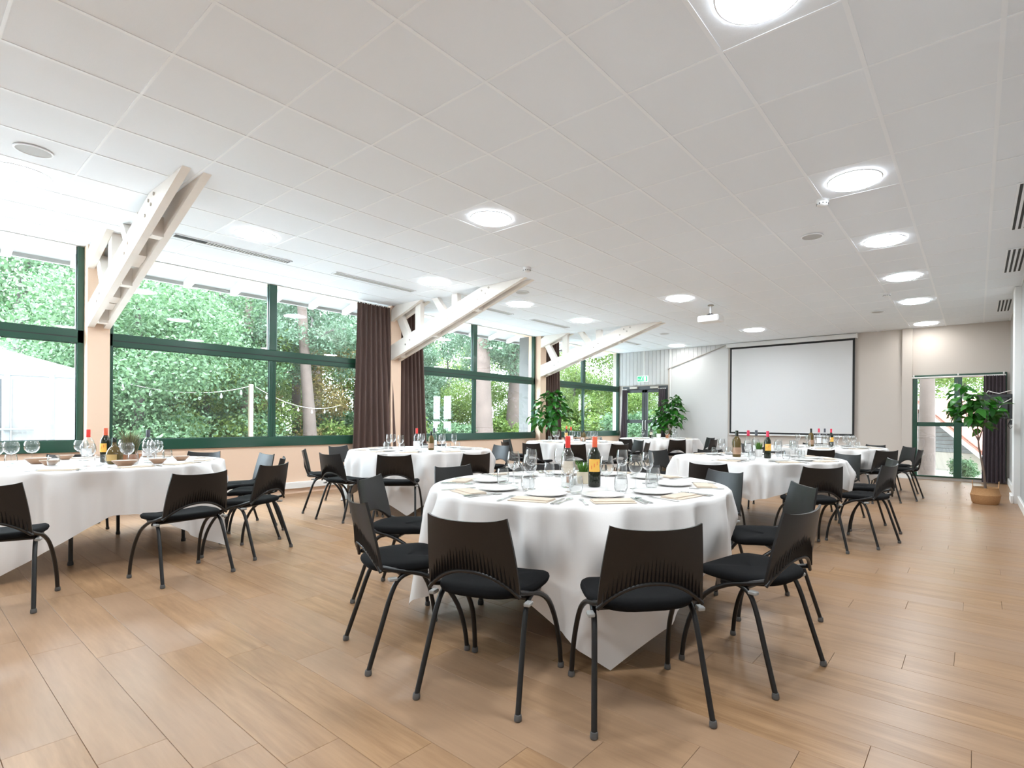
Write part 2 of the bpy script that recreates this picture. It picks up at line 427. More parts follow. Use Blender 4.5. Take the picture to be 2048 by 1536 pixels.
# loudspeakers, detectors ---------------------------------------------------
sp_r = MB().lathe([(0.098, -.001), (0.112, -.001), (0.110, -.008), (0.100, -.010), (0.097, -.004)], 32, caps=False).mesh('speaker_rim', M_tgrid, smooth=40)
sp_g = MB().lathe([(0.098, -.001), (0.098, -.005), (0.05, -.006), (0.005, -.006)], 32).mesh('speaker_grille', M_grille, smooth=40)
for (x, y, l) in ((-5.60, 0.68, 'over the table of brown dishes'), (-1.407, 6.07, 'over the middle aisle table'), (-5.60, 6.06, 'over the gap between the curtain table and plant table'),
                  (-1.41, 10.85, 'over the table nearest the basket tree'), (-5.60, 10.80, 'in front of the glazed double door')):
    put([('speaker_rim', sp_r), ('grille', sp_g)], 'ceiling_speaker', 'flush round grey ceiling loudspeaker ' + l, 'loudspeaker', (x, y, ZC), group='ceiling loudspeakers')
sd_b = MB().lathe([(0.055, 0), (0.055, -.016), (0.048, -.030), (0.046, -.046), (0.028, -.056), (0.004, -.057)], 24).mesh('detector_body', M_case, smooth=40)
sd_m = MB()
for k in range(10):
    a = 2 * PI * k / 10; sd_m.lathe([(0.006, -.034), (0.006, -.044)], 6, (0.0455 * math.cos(a), 0.0455 * math.sin(a), 0))
sd_s = sd_m.mesh('detector_slots', M_slot)
for (x, y, l) in ((-1.107, 5.14, 'nearest the side-wall lamps'), (-4.655, 5.13, 'at the tip of the middle truss'), (-1.107, 9.40, 'over the table nearest the basket tree')):
    put([('body', sd_b), ('slots', sd_s)], 'smoke_detector', 'white ceiling smoke detector ' + l, 'smoke detector', (x, y, ZC + .003), group='smoke detectors')

# air vents near the windows: row of short fins ------------------------------
def fin_vent(y0, y1, lab, open_len=0):
    t = thing('ceiling_vent', lab, 'vent', (-6.93, y0, ZC), group='window-side air vents')
    L_ = y1 - y0
    obj('backing', MB().box(-.06, .06, 0, L_, -.0015, .001).mesh('vent_back', M_slot), t)
    m = MB()
    for (a, b, c, d) in ((-.068, -.058, -.008, L_ + .008), (.058, .068, -.008, L_ + .008), (-.068, .068, -.01, 0), (-.068, .068, L_, L_ + .01)): m.box(a, b, c, d, -.008, .001)
    obj('frame', m.mesh('vent_frame', M_tgrid), t)
    m = MB(); y = open_len + .012
    while y < L_ - .01: m.box(-.058, .058, y, y + .016, -.007, -.002); y += .030
    obj('fins', m.mesh('vent_fins', M_ventf), t)
fin_vent(1.93, 3.15, 'long finned ceiling vent with an open dark end by first truss', 0.30)
fin_vent(3.75, 5.02, 'long finned ceiling vent between first truss and brown curtains')
fin_vent(6.35, 7.20, 'finned ceiling vent just beyond the middle truss')
fin_vent(7.80, 8.92, 'finned ceiling vent just before the far truss')
fin_vent(11.0, 11.95, 'finned ceiling vent beyond the far truss')
def slot_vent(y0, y1, lab):
    t = thing('slot_vent', lab, 'vent', (0.355, y0, ZC), group='side-wall slot vents')
    L_ = y1 - y0
    obj('plate', MB().box(-.10, .10, -.02, L_ + .02, -.005, .001).mesh('slot_plate', M_tgrid), t)
    for k in range(4): obj('slot', MB().box(-.082 + k * .045, -.060 + k * .045, 0, L_, -.007, -.0045).mesh('slot', M_slot), t)
slot_vent(5.75, 7.05, 'four-slot ceiling vent by side wall, farthest from the screen wall')
slot_vent(7.85, 8.98, 'four-slot ceiling vent by side wall, the middle one')
slot_vent(10.95, 12.0, 'four-slot ceiling vent by side wall, nearest the screen wall')

# ================================================================== WALLS
SILL0, SILL1, RAIL0, RAIL1 = 0.735, 0.875, 2.005, 2.160
wl = MB().box(XL - 0.22, XL, YB, YF + 0.2, -0.12, SILL0)
wl.box(XL - 0.22, XL, YB, -1.66, SILL0, ZC + .1)
wl.box(XL - 0.30, XL - .02, YB, YF + 0.2, ZC + 0.02, ZC + 0.30)
wall_left = struct('wall_left', wl.mesh('wall_left', M_peach))
PIL = [(1.437, 1.642), (5.445, 5.650), (9.462, 9.670)]
for a, b in PIL:
    obj('pillar', MB().bbox(XL - 0.215, XL + 0.17, a, b, -0.02, ZC + .02, 0.006).mesh('pillar', M_peach), wall_left)
    obj('outer_pillar', MB().bbox(XL - 0.52, XL - .215, a + .005, b - .005, -0.4, ZC + .02, 0.006).mesh('outer_pillar', M_boards), wall_left)
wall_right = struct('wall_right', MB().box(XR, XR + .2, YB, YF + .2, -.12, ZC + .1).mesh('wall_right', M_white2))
obj('wall_column', MB().bbox(XR - .075, XR + .01, 10.00, 10.42, -.005, ZC, 0.004).mesh('wall_column', M_trim), wall_right)
wall_back = struct('wall_back', MB().box(XL - .2, XR + .2, YB - .2, YB, -.12, ZC + .1).mesh('wall_back', M_white))
D1 = (-8.16, -6.72, 2.12)      # glazed double door  (x0, x1, top)
D2 = (-1.065, 0.455, 2.150)    # tall glazed door by the plum curtain
wf = MB().box(XL - .22, D1[0], YF, YF + .2, -.12, ZC + .1).box(D1[0], D1[1], YF, YF + .2, D1[2], ZC + .1)
wf.box(D1[1], D2[0], YF, YF + .2, -.12, ZC + .1).box(D2[0], D2[1], YF, YF + .2, D2[2], ZC + .1).box(D2[1], XR + .2, YF, YF + .2, -.12, ZC + .1)
wf.box(D2[0], D2[1], YF, YF + .2, -.12, .055)
wf.box(D1[0], D1[1], YF, YF + .2, -.12, 0.0)
wall_far = struct('wall_far', wf.mesh('wall_far', M_grey))
obj('pilaster', MB().bbox(-1.255, D2[0] - .002, YF - .07, YF + .01, 0, ZC, 0.004).mesh('pilaster', M_grey), wall_far)
obj('white_panel', MB().box(-6.62, -5.03, YF - .008, YF + .01, 0, ZC).mesh('white_panel', M_white), wall_far)
# vertical cladding boards above the double door, cut by a sloping trim
def diag(x): return 2.60 + (x + 6.70) * (3.12 - 2.60) / (6.70 - 5.06)
x = XL + .002; kb = 0
while x < -5.10:
    x1 = min(x + 0.118, -5.06)
    if x1 <= -6.64: za = zb = D1[2] + .06
    else: za, zb = diag(max(x, -6.70)), diag(x1)
    if min(za, zb) < ZC - .01:
        m = MB().prism([(x + .003, min(za, ZC)), (x1 - .003, min(zb, ZC)), (x1 - .003, ZC), (x + .003, ZC)], YF - .022, YF + .005, 'xz')
        obj('cladding_board', m.mesh('cladding_board', M_clad), wall_far)
    x += 0.122; kb += 1
tr = struct('trim_1', MB().tube([(-6.72, YF - .035, 2.594), (-5.05, YF - .035, 3.124)], .014, 8).mesh('sloping_trim', M_pipe))
struct('trim_2', MB().box(-6.66, -6.62, YF - .03, YF, 0, ZC).mesh('white_conduit', M_trim))
struct('trim_3', MB().box(-7.47, -7.44, YF - .045, YF - .02, 2.44, ZC).mesh('white_conduit', M_trim))
# baseboards
m = MB().bbox(XL, XL + .055, YB, YF, 0.075, 0.175, .006).mesh('baseboard_box', M_trim)
bl = struct('baseboard_left', m)
obj('plinth', MB().box(XL, XL + .018, YB, YF, 0, .075).mesh('plinth', M_peach), bl)
struct('baseboard_far', MB().box(D1[1] + .02, -1.26, YF - .025, YF, 0, .08).box(-1.255, -1.07, YF - .085, YF - .07, 0, .08).mesh('baseboard_far', M_trim))
struct('baseboard_right', MB().bbox(XR - .03, XR, YB, YF, 0, .115, .006).bbox(XR - .105, XR - .074, 9.97, 10.45, 0, .115, .006).mesh('baseboard_right', M_trim))
struct('trim_4', MB().box(D2[0], D2[1], YF - .012, YF + .05, 0, .06).mesh('door_threshold', M_pipe))

# windows of the left wall ---------------------------------------------------
def bar(y0, y1, z0, z1, x0=XL - .075, x1=XL + .012): return MB().bbox(x0, x1, y0, y1, z0, z1, .005)
GXP = XL - 0.030
bays = [(-1.66, 1.437), (1.642, 5.445), (5.650, 9.462), (9.670, YF)]
for n, (a, b) in enumerate(bays):
    mid = (a + b) / 2
    if n == 0: mid = -.15
    W = struct('window_%d' % (n + 1), bar(a, b, SILL0, SILL1, XL - .10, XL + .03).mesh('sill_frame', M_green))
    obj('transom', bar(a, b, RAIL0, RAIL1).mesh('transom', M_green), W)
    obj('transom_groove', MB().box(XL + .012, XL + .0135, a + .06, b - .06, RAIL0 + .062, RAIL0 + .075).mesh('transom_groove', M_gasket), W)
    for (y0, y1) in ((a, a + .060), (b - .060, b)): obj('jamb', bar(y0, y1, SILL1, ZC + .02).mesh('jamb', M_green), W)
    obj('mullion', bar(mid - .055, mid + .055, RAIL1, ZC + .02).mesh('mullion', M_green), W)
    obj('sash_stile', bar(mid - .045, mid - .004, SILL1, RAIL0, XL - .05, XL + .006).mesh('sash_stile', M_green), W)
    obj('sash_stile', bar(mid + .006, mid + .050, SILL1, RAIL0, XL - .075, XL - .012).mesh('sash_stile', M_green), W)
    for (y0, y1, z0, z1, nm) in ((a + .058, mid - .053, RAIL1 - .004, ZC + .02, 'pane'), (mid + .053, b - .058, RAIL1 - .004, ZC + .02, 'pane'),
                                 (a + .058, mid - .043, SILL1 - .004, RAIL0 + .004, 'pane'), (mid + .048, b - .058, SILL1 - .004, RAIL0 + .004, 'pane')):
        obj(nm, MB().prism([(y0, z0), (y1, z0), (y1, z1), (y0, z1)], GXP - .003, GXP + .003, 'yz').mesh('pane', M_pane), W)
        g = MB()
        for (p, q, r, s_) in ((y0, y0 + .010, z0, z1), (y1 - .010, y1, z0, z1), (y0, y1, z0, z0 + .010), (y0, y1, z1 - .010, z1)): g.box(GXP + .0032, GXP + .010, p, q, r, s_)
        obj('gasket', g.mesh('gasket', M_gasket), W)

# glazed double door in the far-left corner ----------------------------------
def xbar(x0, x1, z0, z1, y0=YF - .03, y1=YF + .05): return MB().bbox(x0, x1, y0, y1, z0, z1, .005)
a, b, h = D1
d1 = struct('door_1', xbar(a, b, h - .07, h + .03).mesh('door_head', M_dframe))
obj('jamb', xbar(a, a + .055, 0, h - .07).mesh('jamb', M_dframe), d1); obj('jamb', xbar(b - .055, b, 0, h - .07).mesh('jamb', M_dframe), d1)
mid = (a + b) / 2
for (p, q) in ((a + .055, mid - .004), (mid + .004, b - .055)):
    lf = obj('door_leaf', xbar(p, q, .02, .13, YF - .02, YF + .03).bbox(p, p + .085, YF - .02, YF + .03, .13, h - .075, .004).bbox(q - .085, q, YF - .02, YF + .03, .13, h - .075, .004)
             .bbox(p, q, YF - .02, YF + .03, h - .15, h - .072, .004).bbox(p + .08, q - .08, YF - .02, YF + .03, 1.10, 1.20, .004).mesh('door_leaf', M_dframe), d1)
    obj('pane', MB().box(p + .08, q - .08, YF + .002, YF + .008, .12, h - .14).mesh('pane', M_pane), lf)
    hx = q - .04 if p < mid - .1 and q < mid else p + .04
    obj('handle', MB().tube([(hx, YF - .03, .92), (hx, YF - .055, .94), (hx, YF - .055, 1.16), (hx, YF - .03, 1.18)], .011, 6).mesh('door_handle', M_trim, smooth=60), lf)
for xx in (mid - .33, mid + .33): obj('door_closer', MB().bbox(xx - .13, xx + .13, YF - .09, YF - .03, h - .045, h + .015, .008).mesh('door_closer', M_bolt), d1)
# tall glazed door by the side wall -------------------------------------------
a, b, h = D2
d2 = struct('window_5', xbar(a, b, h - .07, h).mesh('door_head', M_green))
for (p, q) in ((a, a + .085), (-.365, -.235), (b - .07, b)): obj('stile', xbar(p, q, .055, h - .06).mesh('stile', M_green), d2)
for (p, q) in ((a + .085, -.365), (-.235, b - .07)):
    obj('rail', xbar(p, q, 1.095, 1.180).mesh('rail', M_green), d2); obj('bottom_rail', xbar(p, q, .055, .085).mesh('rail', M_green), d2)
    for (z0, z1) in ((.08, 1.10), (1.175, h - .065)): obj('pane', MB().box(p - .004, q + .004, YF + .004, YF + .010, z0, z1).mesh('pane', M_pane), d2)
cr = thing('curtain_rod', 'white curtain rod above the tall glazed door', 'curtain rod', (0, 0, 0))
obj('rod', MB().tube([(a - .01, YF - .075, h - .055), (b - .02, YF - .075, h - .055)], .016, 10).mesh('rod', M_trim, smooth=60), cr)
for xx in (a + .02, -.30, b - .05): obj('bracket', MB().bbox(xx - .012, xx + .012, YF - .095, YF - .02, h - .035, h + .01, .004).mesh('bracket', M_trim), cr)

# ================================================================== TRUSSES
def truss(yc, lab):
    t = thing('roof_truss', lab, 'roof truss', (0, 0, 0), group='white timber trusses')
    x0, x1 = XL + .10, -4.98
    sl = (ZC - 2.165) / (x1 - x0)
    hgt = 0.265
    for s_ in (-1, 1):
        ya = yc + s_ * .072 - .030; yb = ya + .060
        poly = [(x0, 2.165), (x1, ZC + .002), (x1 - hgt / sl * .98, ZC + .002), (x0, 2.165 + hgt)]
        bm_ = obj('brace_timber', MB().prism(poly, ya, yb, 'xz').mesh('brace_timber', M_beam), t)
        for (bx, bz) in ((-7.72, .12), (-7.60, .15), (-6.62, .11), (-6.50, .15), (-5.95, .12), (-5.85, .20), (-5.78, .13), (-5.70, .18)):
            zz = 2.165 + (bx - x0) * sl + bz
            if zz < ZC - .015:
                yy = ya if s_ < 0 else yb
                obj('bolt', MB().tube([(bx, yy - .008 * (1 if s_ < 0 else 0), zz), (bx, yy + .008 * (0 if s_ < 0 else 1), zz)], .016, 8).mesh('bolt', M_bolt), bm_)
        obj('top_chord', MB().prism([(XL + .15, 2.86), (-7.30, ZC + .001), (-8.00, ZC + .001), (XL + .15, 3.06)], ya, yb, 'xz').mesh('top_chord', M_beam), t)
    yi0, yi1 = yc - .040, yc + .040
    def zb(x): return 2.165 + (x - x0) * sl
    def strut(nm, xa, xb_, z_lo, xc, xd, z_hi):
        obj(nm, MB().prism([(xa, z_lo), (xb_, z_lo + (xb_ - xa) * sl), (xd, z_hi), (xc, z_hi)], yi0, yi1, 'xz').mesh(nm, M_beam), t)
    strut('vertical_strut', -7.54, -7.40, zb(-7.54) + .04, -7.54, -7.40, ZC + .001)
    strut('vertical_strut', -6.60, -6.47, zb(-6.60) + .04, -6.60, -6.47, ZC + .001)
    strut('diagonal_strut', -7.74, -7.58, zb(-7.74) + .05, -8.12, -7.96, 3.0)
    strut('diagonal_strut', -6.72, -6.58, zb(-6.72) + .05, -7.10, -6.96, ZC + .001)
    for xb_ in (-8.05, -7.10, -6.10):
        obj('spacer_block', MB().box(xb_, xb_ + .13, yc - .043, yc + .043, zb(xb_) + .015, zb(xb_) + .20 if zb(xb_) + .20 < ZC else ZC).mesh('spacer_block', M_beam), t)
truss(1.540, 'white timber truss brace on the pillar by the marquee window')
truss(5.547, 'white timber truss brace between the two brown curtains')
truss(9.566, 'white timber truss brace above the bushy pillar plant')

# ================================================================== CURTAINS
def curtain(lab, p0, p1, q0, q1, z0, z1, amp, folds, m_, group, seed=0):
    """sheet hanging from p0-p1 (top) to q0-q1 (bottom), in folds"""
    r = random.Random(seed); nU, nV = folds * 10, 14
    d = Vector((p1[0] - p0[0], p1[1] - p0[1], 0)); nrm = Vector((-d.y, d.x, 0)).normalized()
    ph = [r.uniform(-.6, .6) for _ in range(folds + 2)]
    P = []
    for v in range(nV + 1):
        t_ = v / nV; rowp = []
        for u in range(nU + 1):
            s_ = u / nU
            top = Vector((p0[0] + (p1[0] - p0[0]) * s_, p0[1] + (p1[1] - p0[1]) * s_, 0))
            bot = Vector((q0[0] + (q1[0] - q0[0]) * s_, q0[1] + (q1[1] - q0[1]) * s_, 0))
            c = top.lerp(bot, t_ ** 1.2)
            k = s_ * folds; w_ = math.sin(2 * PI * k + ph[int(k)] * t_ * 1.5) + .25 * math.sin(4.2 * PI * k + 1.3)
            c += nrm * (amp * (0.55 + 0.45 * t_) * w_)
            rowp.append((c.x, c.y, z1 + (z0 - z1) * t_))
        P.append(rowp)
    t = thing('curtain', lab, 'curtain', group=group)
    obj('fabric', MB().grid(P).mesh('curtain_fabric', m_, smooth=0), t)
    hd = MB()
    for u in range(0, nU + 1, 5): 
        p = P[0][u]; hd.box(p[0] - .006, p[0] + .006, p[1] - .006, p[1] + .006, z1 - .01, z1 + .018)
    stuff(obj('hooks', hd.mesh('curtain_hooks', M_trim), t))
cxp = XL + .12
curtain('brown floor-length curtain on the marquee side of the middle pillar', (cxp, 4.83), (cxp, 5.44), (cxp + .02, 4.72), (cxp + .06, 5.60), .03, ZC - .03, .045, 7, M_curt, 'brown window curtains', 1)
curtain('brown floor-length curtain on the screen-wall side of the middle pillar', (cxp, 5.66), (cxp, 6.13), (cxp + .06, 5.62), (cxp + .02, 6.28), .03, ZC - .03, .045, 6, M_curt, 'brown window curtains', 2)
curtain('brown floor-length curtain behind the bushy pillar plant', (cxp, 9.70), (cxp, 10.20), (cxp + .02, 9.69), (cxp + .02, 10.30), .03, ZC - .03, .045, 6, M_curt, 'brown window curtains', 3)
curtain('plum curtain drawn to the window side of the double door', (-8.12, YF - .12), (-7.97, YF - .12), (-8.20, YF - .12), (-7.99, YF - .12), .03, 2.06, .022, 3, M_curt2, 'door curtains', 4)
curtain('plum curtain drawn to the screen side of the double door', (-6.95, YF - .12), (-6.74, YF - .12), (-7.02, YF - .12), (-6.86, YF - .12), .03, 2.06, .022, 3, M_curt2, 'door curtains', 5)
curtain('plum curtain bunched at the corner of the tall glazed door', (0.10, YF - .12), (0.43, YF - .12), (0.08, YF - .13), (0.44, YF - .13), .02, 2.09, .028, 6, M_curt2, 'door curtains', 6)

# ================================================================== SCREEN, EXIT SIGN, TV, PROJECTOR
ps = thing('projection_screen', 'wide white pull-down projection screen with black border', 'projection screen', (0, YF, 0))
obj('casing', MB().bbox(-5.04, -2.10, -.115, -.015, 3.030, 3.130, .008).mesh('screen_casing', M_case), ps)
for xx in (-5.04, -2.10): obj('end_cap', MB().bbox(xx - .012, xx + .012, -.12, -.01, 3.022, 3.134, .006).mesh('end_cap', M_trim), ps)
obj('screen_cloth', MB().box(-4.915, -2.185, -.069, -.066, .905, 2.985).mesh('screen_cloth', M_screen), ps)
m = MB()
for (p, q, r, s_) in ((-4.96, -4.915, .86, 3.035), (-2.185, -2.14, .86, 3.035), (-4.915, -2.185, .86, .905), (-4.915, -2.185, 2.985, 3.035)): m.box(p, q, -.069, -.066, r, s_)
obj('black_border', m.mesh('black_border', M_bord), ps)
obj('bottom_bar', MB().bbox(-4.97, -2.13, -.085, -.052, .825, .862, .008).mesh('bottom_bar', M_case), ps)
ex = thing('exit_sign', 'lit green emergency exit sign above the double door', 'exit sign', (-7.49, YF - .05, 0))
obj('housing', MB().bbox(-.17, .17, -.02, .02, 2.27, 2.44, .006).mesh('exit_housing', M_exitw), ex)
pic = obj('green_field', MB().box(-.155, .155, -.0225, -.020, 2.285, 2.425).mesh('exit_field', M_exit), ex)
run = MB()
def limb(p, q, wd): 
    dx, dz = q[0] - p[0], q[1] - p[1]; L_ = math.hypot(dx, dz); nx, nz = -dz / L_ * wd / 2, dx / L_ * wd / 2
    run.prism([(p[0] + nx, p[1] + nz), (p[0] - nx, p[1] - nz), (q[0] - nx, q[1] - nz), (q[0] + nx, q[1] + nz)], -.0240, -.0222, 'xz')
limb((-.005, 2.395), (-.030, 2.350), .020); limb((-.030, 2.352), (-.006, 2.330), .013); limb((-.006, 2.330), (-.012, 2.300), .012)
limb((-.030, 2.352), (-.050, 2.325), .013); limb((-.050, 2.325), (-.078, 2.320), .011); limb((-.008, 2.388), (.022, 2.375), .010); limb((-.010, 2.390), (-.045, 2.385), .010)
run.prism([(.004 + .011 * math.cos(k * PI / 4), 2.411 + .011 * math.sin(k * PI / 4)) for k in range(8)], -.0240, -.0222, 'xz')
run.box(.045, .115, -.0240, -.0222, 2.300, 2.412)
run.prism([(-.145, 2.350), (-.115, 2.372), (-.115, 2.358), (-.088, 2.358), (-.088, 2.342), (-.115, 2.342), (-.115, 2.328)], -.0240, -.0222, 'xz')
obj('pictogram', run.mesh('exit_pictogram', M_exitw), ex)

pj_ = thing('projector', 'white ceiling projector on a short pole mount', 'projector', (-3.60, 8.62, ZC))
obj('ceiling_plate', MB().lathe([(.05, 0), (.05, -.012), (.03, -.02)], 16).mesh('ceiling_plate', M_bolt, smooth=40), pj_)
obj('pole', MB().tube([(0, 0, -.01), (0, 0, -.15)], .018, 10).mesh('pole', M_case, smooth=60), pj_)
obj('bracket', MB().tube([(0, 0, -.14), (-.08, .06, -.19)], .010, 6).tube([(0, 0, -.14), (.08, .06, -.19)], .010, 6).tube([(0, 0, -.14), (-.07, -.07, -.19)], .010, 6).tube([(0, 0, -.14), (.07, -.07, -.19)], .010, 6).mesh('bracket', M_slot), pj_)
bd = obj('housing', MB().bbox(-.19, .19, -.13, .13, -.29, -.185, .02).mesh('projector_housing', M_case, smooth=35), pj_)
obj('lens', MB().tube([(.07, .12, -.235), (.07, .155, -.235)], .038, 16).mesh('lens', M_lens, smooth=50), bd)
obj('vent_grid', MB().box(-.192, -.188, -.09, .02, -.27, -.21).mesh('vent_grid', M_grille), bd)

tv = thing('television', 'black wall-mounted television seen from behind with loose cables', 'television', (XR, 11.15, 0), (0, 0, math.radians(-14)))
obj('panel', MB().bbox(-.52, -.045, -.02, .03, 1.235, 1.640, .008).mesh('tv_panel', M_blackp), tv)
obj('back_cover', MB().bbox(-.47, -.09, -.055, -.018, 1.275, 1.585, .015).mesh('tv_back', M_black), tv)
obj('wall_arm', MB().tube([(-.25, .0, 1.42), (-.10, .06, 1.42), (.02, .0, 1.42)], .018, 8).mesh('wall_arm', M_black), tv)
obj('power_cable', MB().tube([(-.45, -.06, 1.50), (-.43, -.07, 1.38), (-.33, -.075, 1.33), (-.22, -.07, 1.37), (-.17, -.065, 1.48), (-.05, -.05, 1.56)], .007, 6).mesh('power_cable', M_cable, smooth=60), tv)
obj('power_cable', MB().tube([(-.40, 0, 1.645), (-.36, -.01, 1.70), (-.29, -.01, 1.67), (-.22, .0, 1.65), (-.12, 0, 1.68), (-.04, 0, 1.70)], .008, 6).mesh('power_cable', M_cable, smooth=60), tv)
obj('socket', MB().bbox(-.075, -.005, -.05, .05, 1.14, 1.215, .006).mesh('tv_socket', M_blackp), tv)
obj('plug_cable', MB().tube([(-.06, -.05, 1.23), (-.09, -.06, 1.13), (-.06, -.06, 1.07), (-.03, -.05, 1.12), (-.02, -.04, 1.18)], .005, 6).mesh('plug_cable', M_blackp, smooth=60), tv)

# ================================================================== CHAIR MESHES
def spline(pts, n):
    P = [Vector(p) for p in pts]; P = [2 * P[0] - P[1]] + P + [2 * P[-1] - P[-2]]; out = []
    for i in range(1, len(P) - 2):
        for k in range(n):
            t = k / n; a, b, c, d = P[i - 1], P[i], P[i + 1], P[i + 2]
            out.append(0.5 * ((2 * b) + (c - a) * t + (2 * a - 5 * b + 4 * c - d) * t * t + (3 * b - a - 3 * c + d) * t ** 3))
    out.append(P[-2]); return out
def leg_mesh(s_, front):
    if front: pts = [(s_ * .225, .235, .022), (s_ * .222, .222, .12), (s_ * .216, .188, .235), (s_ * .211, .115, .345), (s_ * .207, .005, .412), (s_ * .203, -.100, .440), (s_ * .198, -.172, .462)]
    else: pts = [(s_ * .227, -.235, .022), (s_ * .215, -.178, .20), (s_ * .205, -.130, .345), (s_ * .200, -.090, .405), (s_ * .197, -.030, .424), (s_ * .195, .040, .425)]
    return MB().tube(spline(pts, 3), .0115, 8).mesh('chair_leg', M_black, smooth=60)
def glide_mesh(s_, front):
    y = .236 if front else -.237; x = s_ * (.2255 if front else .2280)
    return MB().lathe([(.012, 0), (.0150, .003), (.0155, .010), (.0145, .020), (.0130, .026)], 10, (x, y, 0)).mesh('glide', M_glide, smooth=50)
def back_pt(u, z):
    t = max(0, (z - .455) / (.762 - .455)); hw = .207 - .030 * t + .004 * math.sin(t * PI)
    y = -.176 - .062 * t ** 1.15 - .030 * (1 - u * u)
    return u * hw, y, z
def back_mesh():
    nu, nv, th = 18, 8, .011; F, B = [], []
    for j in range(nv + 1):
        rf, rb = [], []
        for i in range(nu + 1):
            u = -1 + 2 * i / nu
            zlo = .447 + .098 * (1 - abs(u) ** 2.3); zhi = .757 - .010 * (1 - u * u) + .008 * abs(u) ** 6
            z = zlo + (zhi - zlo) * j / nv
            x, y, z = back_pt(u, z); rf.append((x, y + th / 2, z)); rb.append((x, y - th / 2, z))
        F.append(rf); B.append(rb)
    m = MB(); m.grid(F); m.grid([r[::-1] for r in B])
    W = nu + 1; nF = (nv + 1) * W
    fi = lambda j, i: j * W + i; bi = lambda j, i: nF + j * W + (nu - i)
    for i in range(nu):
        m.face([fi(0, i), bi(0, i), bi(0, i + 1), fi(0, i + 1)]); m.face([fi(nv, i), fi(nv, i + 1), bi(nv, i + 1), bi(nv, i)])
    for j in range(nv):
        m.face([fi(j, 0), fi(j + 1, 0), bi(j + 1, 0), bi(j, 0)]); m.face([fi(j, nu), bi(j, nu), bi(j + 1, nu), fi(j + 1, nu)])
    return m.mesh('backrest', M_blackp, smooth=40)
def ribs_mesh():
    m = MB()
    for k in range(25):
        u = -.92 + 1.84 * k / 24
        zlo = .455 + .098 * (1 - abs(u) ** 2.3); top = zlo + .055 + .030 * (1 - abs(u)) + .020 * ((k * 7) % 5) / 5
        x0, y0, _ = back_pt(u, zlo); x1, y1, _ = back_pt(u, top); w_ = .0042
        b = len(m.v)
        m.v += [(x0 - w_, y0 - .005, zlo), (x0 + w_, y0 - .005, zlo), (x0, y0 - .0160, zlo), (x1, y1 - .0056, top)]
        for q in ((0, 1, 2), (0, 2, 3), (2, 1, 3), (1, 0, 3)): m.face([b + i for i in q])
    return m.mesh('ribs', M_blackp)
def rim_mesh():
    P = []
    for i in range(23):
        u = -1 + 2 * i / 22; x, y, z = back_pt(u, .447 + .098 * (1 - abs(u) ** 2.3)); P.append((x, y - .004, z - .002))
    return MB().tube(P, .0085, 8).mesh('arch_rim', M_blackp, smooth=60)
def seat_mesh():
    n = 36; m = MB()
    def outline(s_, z, k):
        r = []
        for i in range(n):
            a = 2 * PI * i / n; c, d = math.cos(a), math.sin(a)
            e = 2 / 3.6
            x = .222 * math.copysign(abs(c) ** e, c); y = .212 * math.copysign(abs(d) ** (2 / 3.0), d)
            if y < 0: x *= 1 - .16 * (-y / .212) ** 2
            drop = max(0, y - .12) ** 2 * 2.2
            r.append((x * s_, y * s_ + .005, z - drop * k - .006 * (1 - s_) * 0))
        return r
    m.grid([outline(.01, .429, .4), outline(.90, .427, .8), outline(.975, .434, 1), outline(1.0, .447, 1), outline(.985, .459, 1), outline(.93, .467, 1), outline(.7, .4665, .7), outline(.35, .462, .4), outline(.01, .460, .3)], wrap=True)
    return m.mesh('seat', M_fabric, smooth=55)
def crossbar_mesh(y, z): return MB().tube([(-.2, y, z), (.2, y, z)], .010, 8).mesh('crossbar', M_black, smooth=60)
def brk_mesh(s_): return MB().bbox(s_ * .220 - .014, s_ * .220 + .014, -.150, -.110, .402, .418, .005).mesh('connector', M_brkt)
bk = back_mesh()
CH_PARTS = [('seat', seat_mesh()), ('backrest', bk, [('ribs', ribs_mesh()), ('arch_rim', rim_mesh())])]
for s_ in (-1, 1):
    for fr_ in (True, False): CH_PARTS.append(('leg', leg_mesh(s_, fr_), [('glide', glide_mesh(s_, fr_))]))
CH_PARTS += [('crossbar', crossbar_mesh(-.075, .412)), ('crossbar', crossbar_mesh(.035, .413)), ('connector', brk_mesh(-1)), ('connector', brk_mesh(1))]

# ================================================================== TABLE WARE MESHES
wg_bowl = MB().lathe([(.004, .086), (.020, .092), (.034, .108), (.0405, .130), (.041, .148), (.037, .178), (.033, .200), (.0322, .200), (.0362, .178), (.0401, .148), (.0396, .130), (.033, .109), (.019, .0945), (.003, .089)], 20, caps=False).mesh('wine_bowl', M_glass, smooth=60)
wg_stem = MB().lathe([(.0065, .004), (.0042, .016), (.0036, .045), (.0040, .076), (.0075, .088)], 10, caps=False).mesh('wine_stem', M_glass, smooth=60)
wg_foot = MB().lathe([(.002, 0), (.034, .0), (.0345, .0015), (.020, .0035), (.0065, .006)], 20, caps=False).mesh('wine_foot', M_glass, smooth=40)
WINE = [('bowl', wg_bowl), ('stem', wg_stem), ('foot', wg_foot)]
bal_bowl = MB().lathe([(.004, .078), (.026, .084), (.046, .106), (.052, .132), (.050, .160), (.041, .184), (.0405, .184), (.049, .160), (.051, .132), (.045, .107), (.025, .087), (.003, .081)], 22, caps=False).mesh('balloon_bowl', M_glass, smooth=60)
BALLOON = [('bowl', bal_bowl), ('stem', wg_stem), ('foot', wg_foot)]
tumbler = MB().lathe([(.002, .0), (.026, 0), (.030, .004), (.0375, .028), (.0385, .048), (.036, .075), (.032, .096), (.0314, .096), (.0352, .075), (.0375, .048), (.0365, .029), (.028, .010), (.002, .009)], 20, caps=False).mesh('tumbler', M_glass, smooth=60)
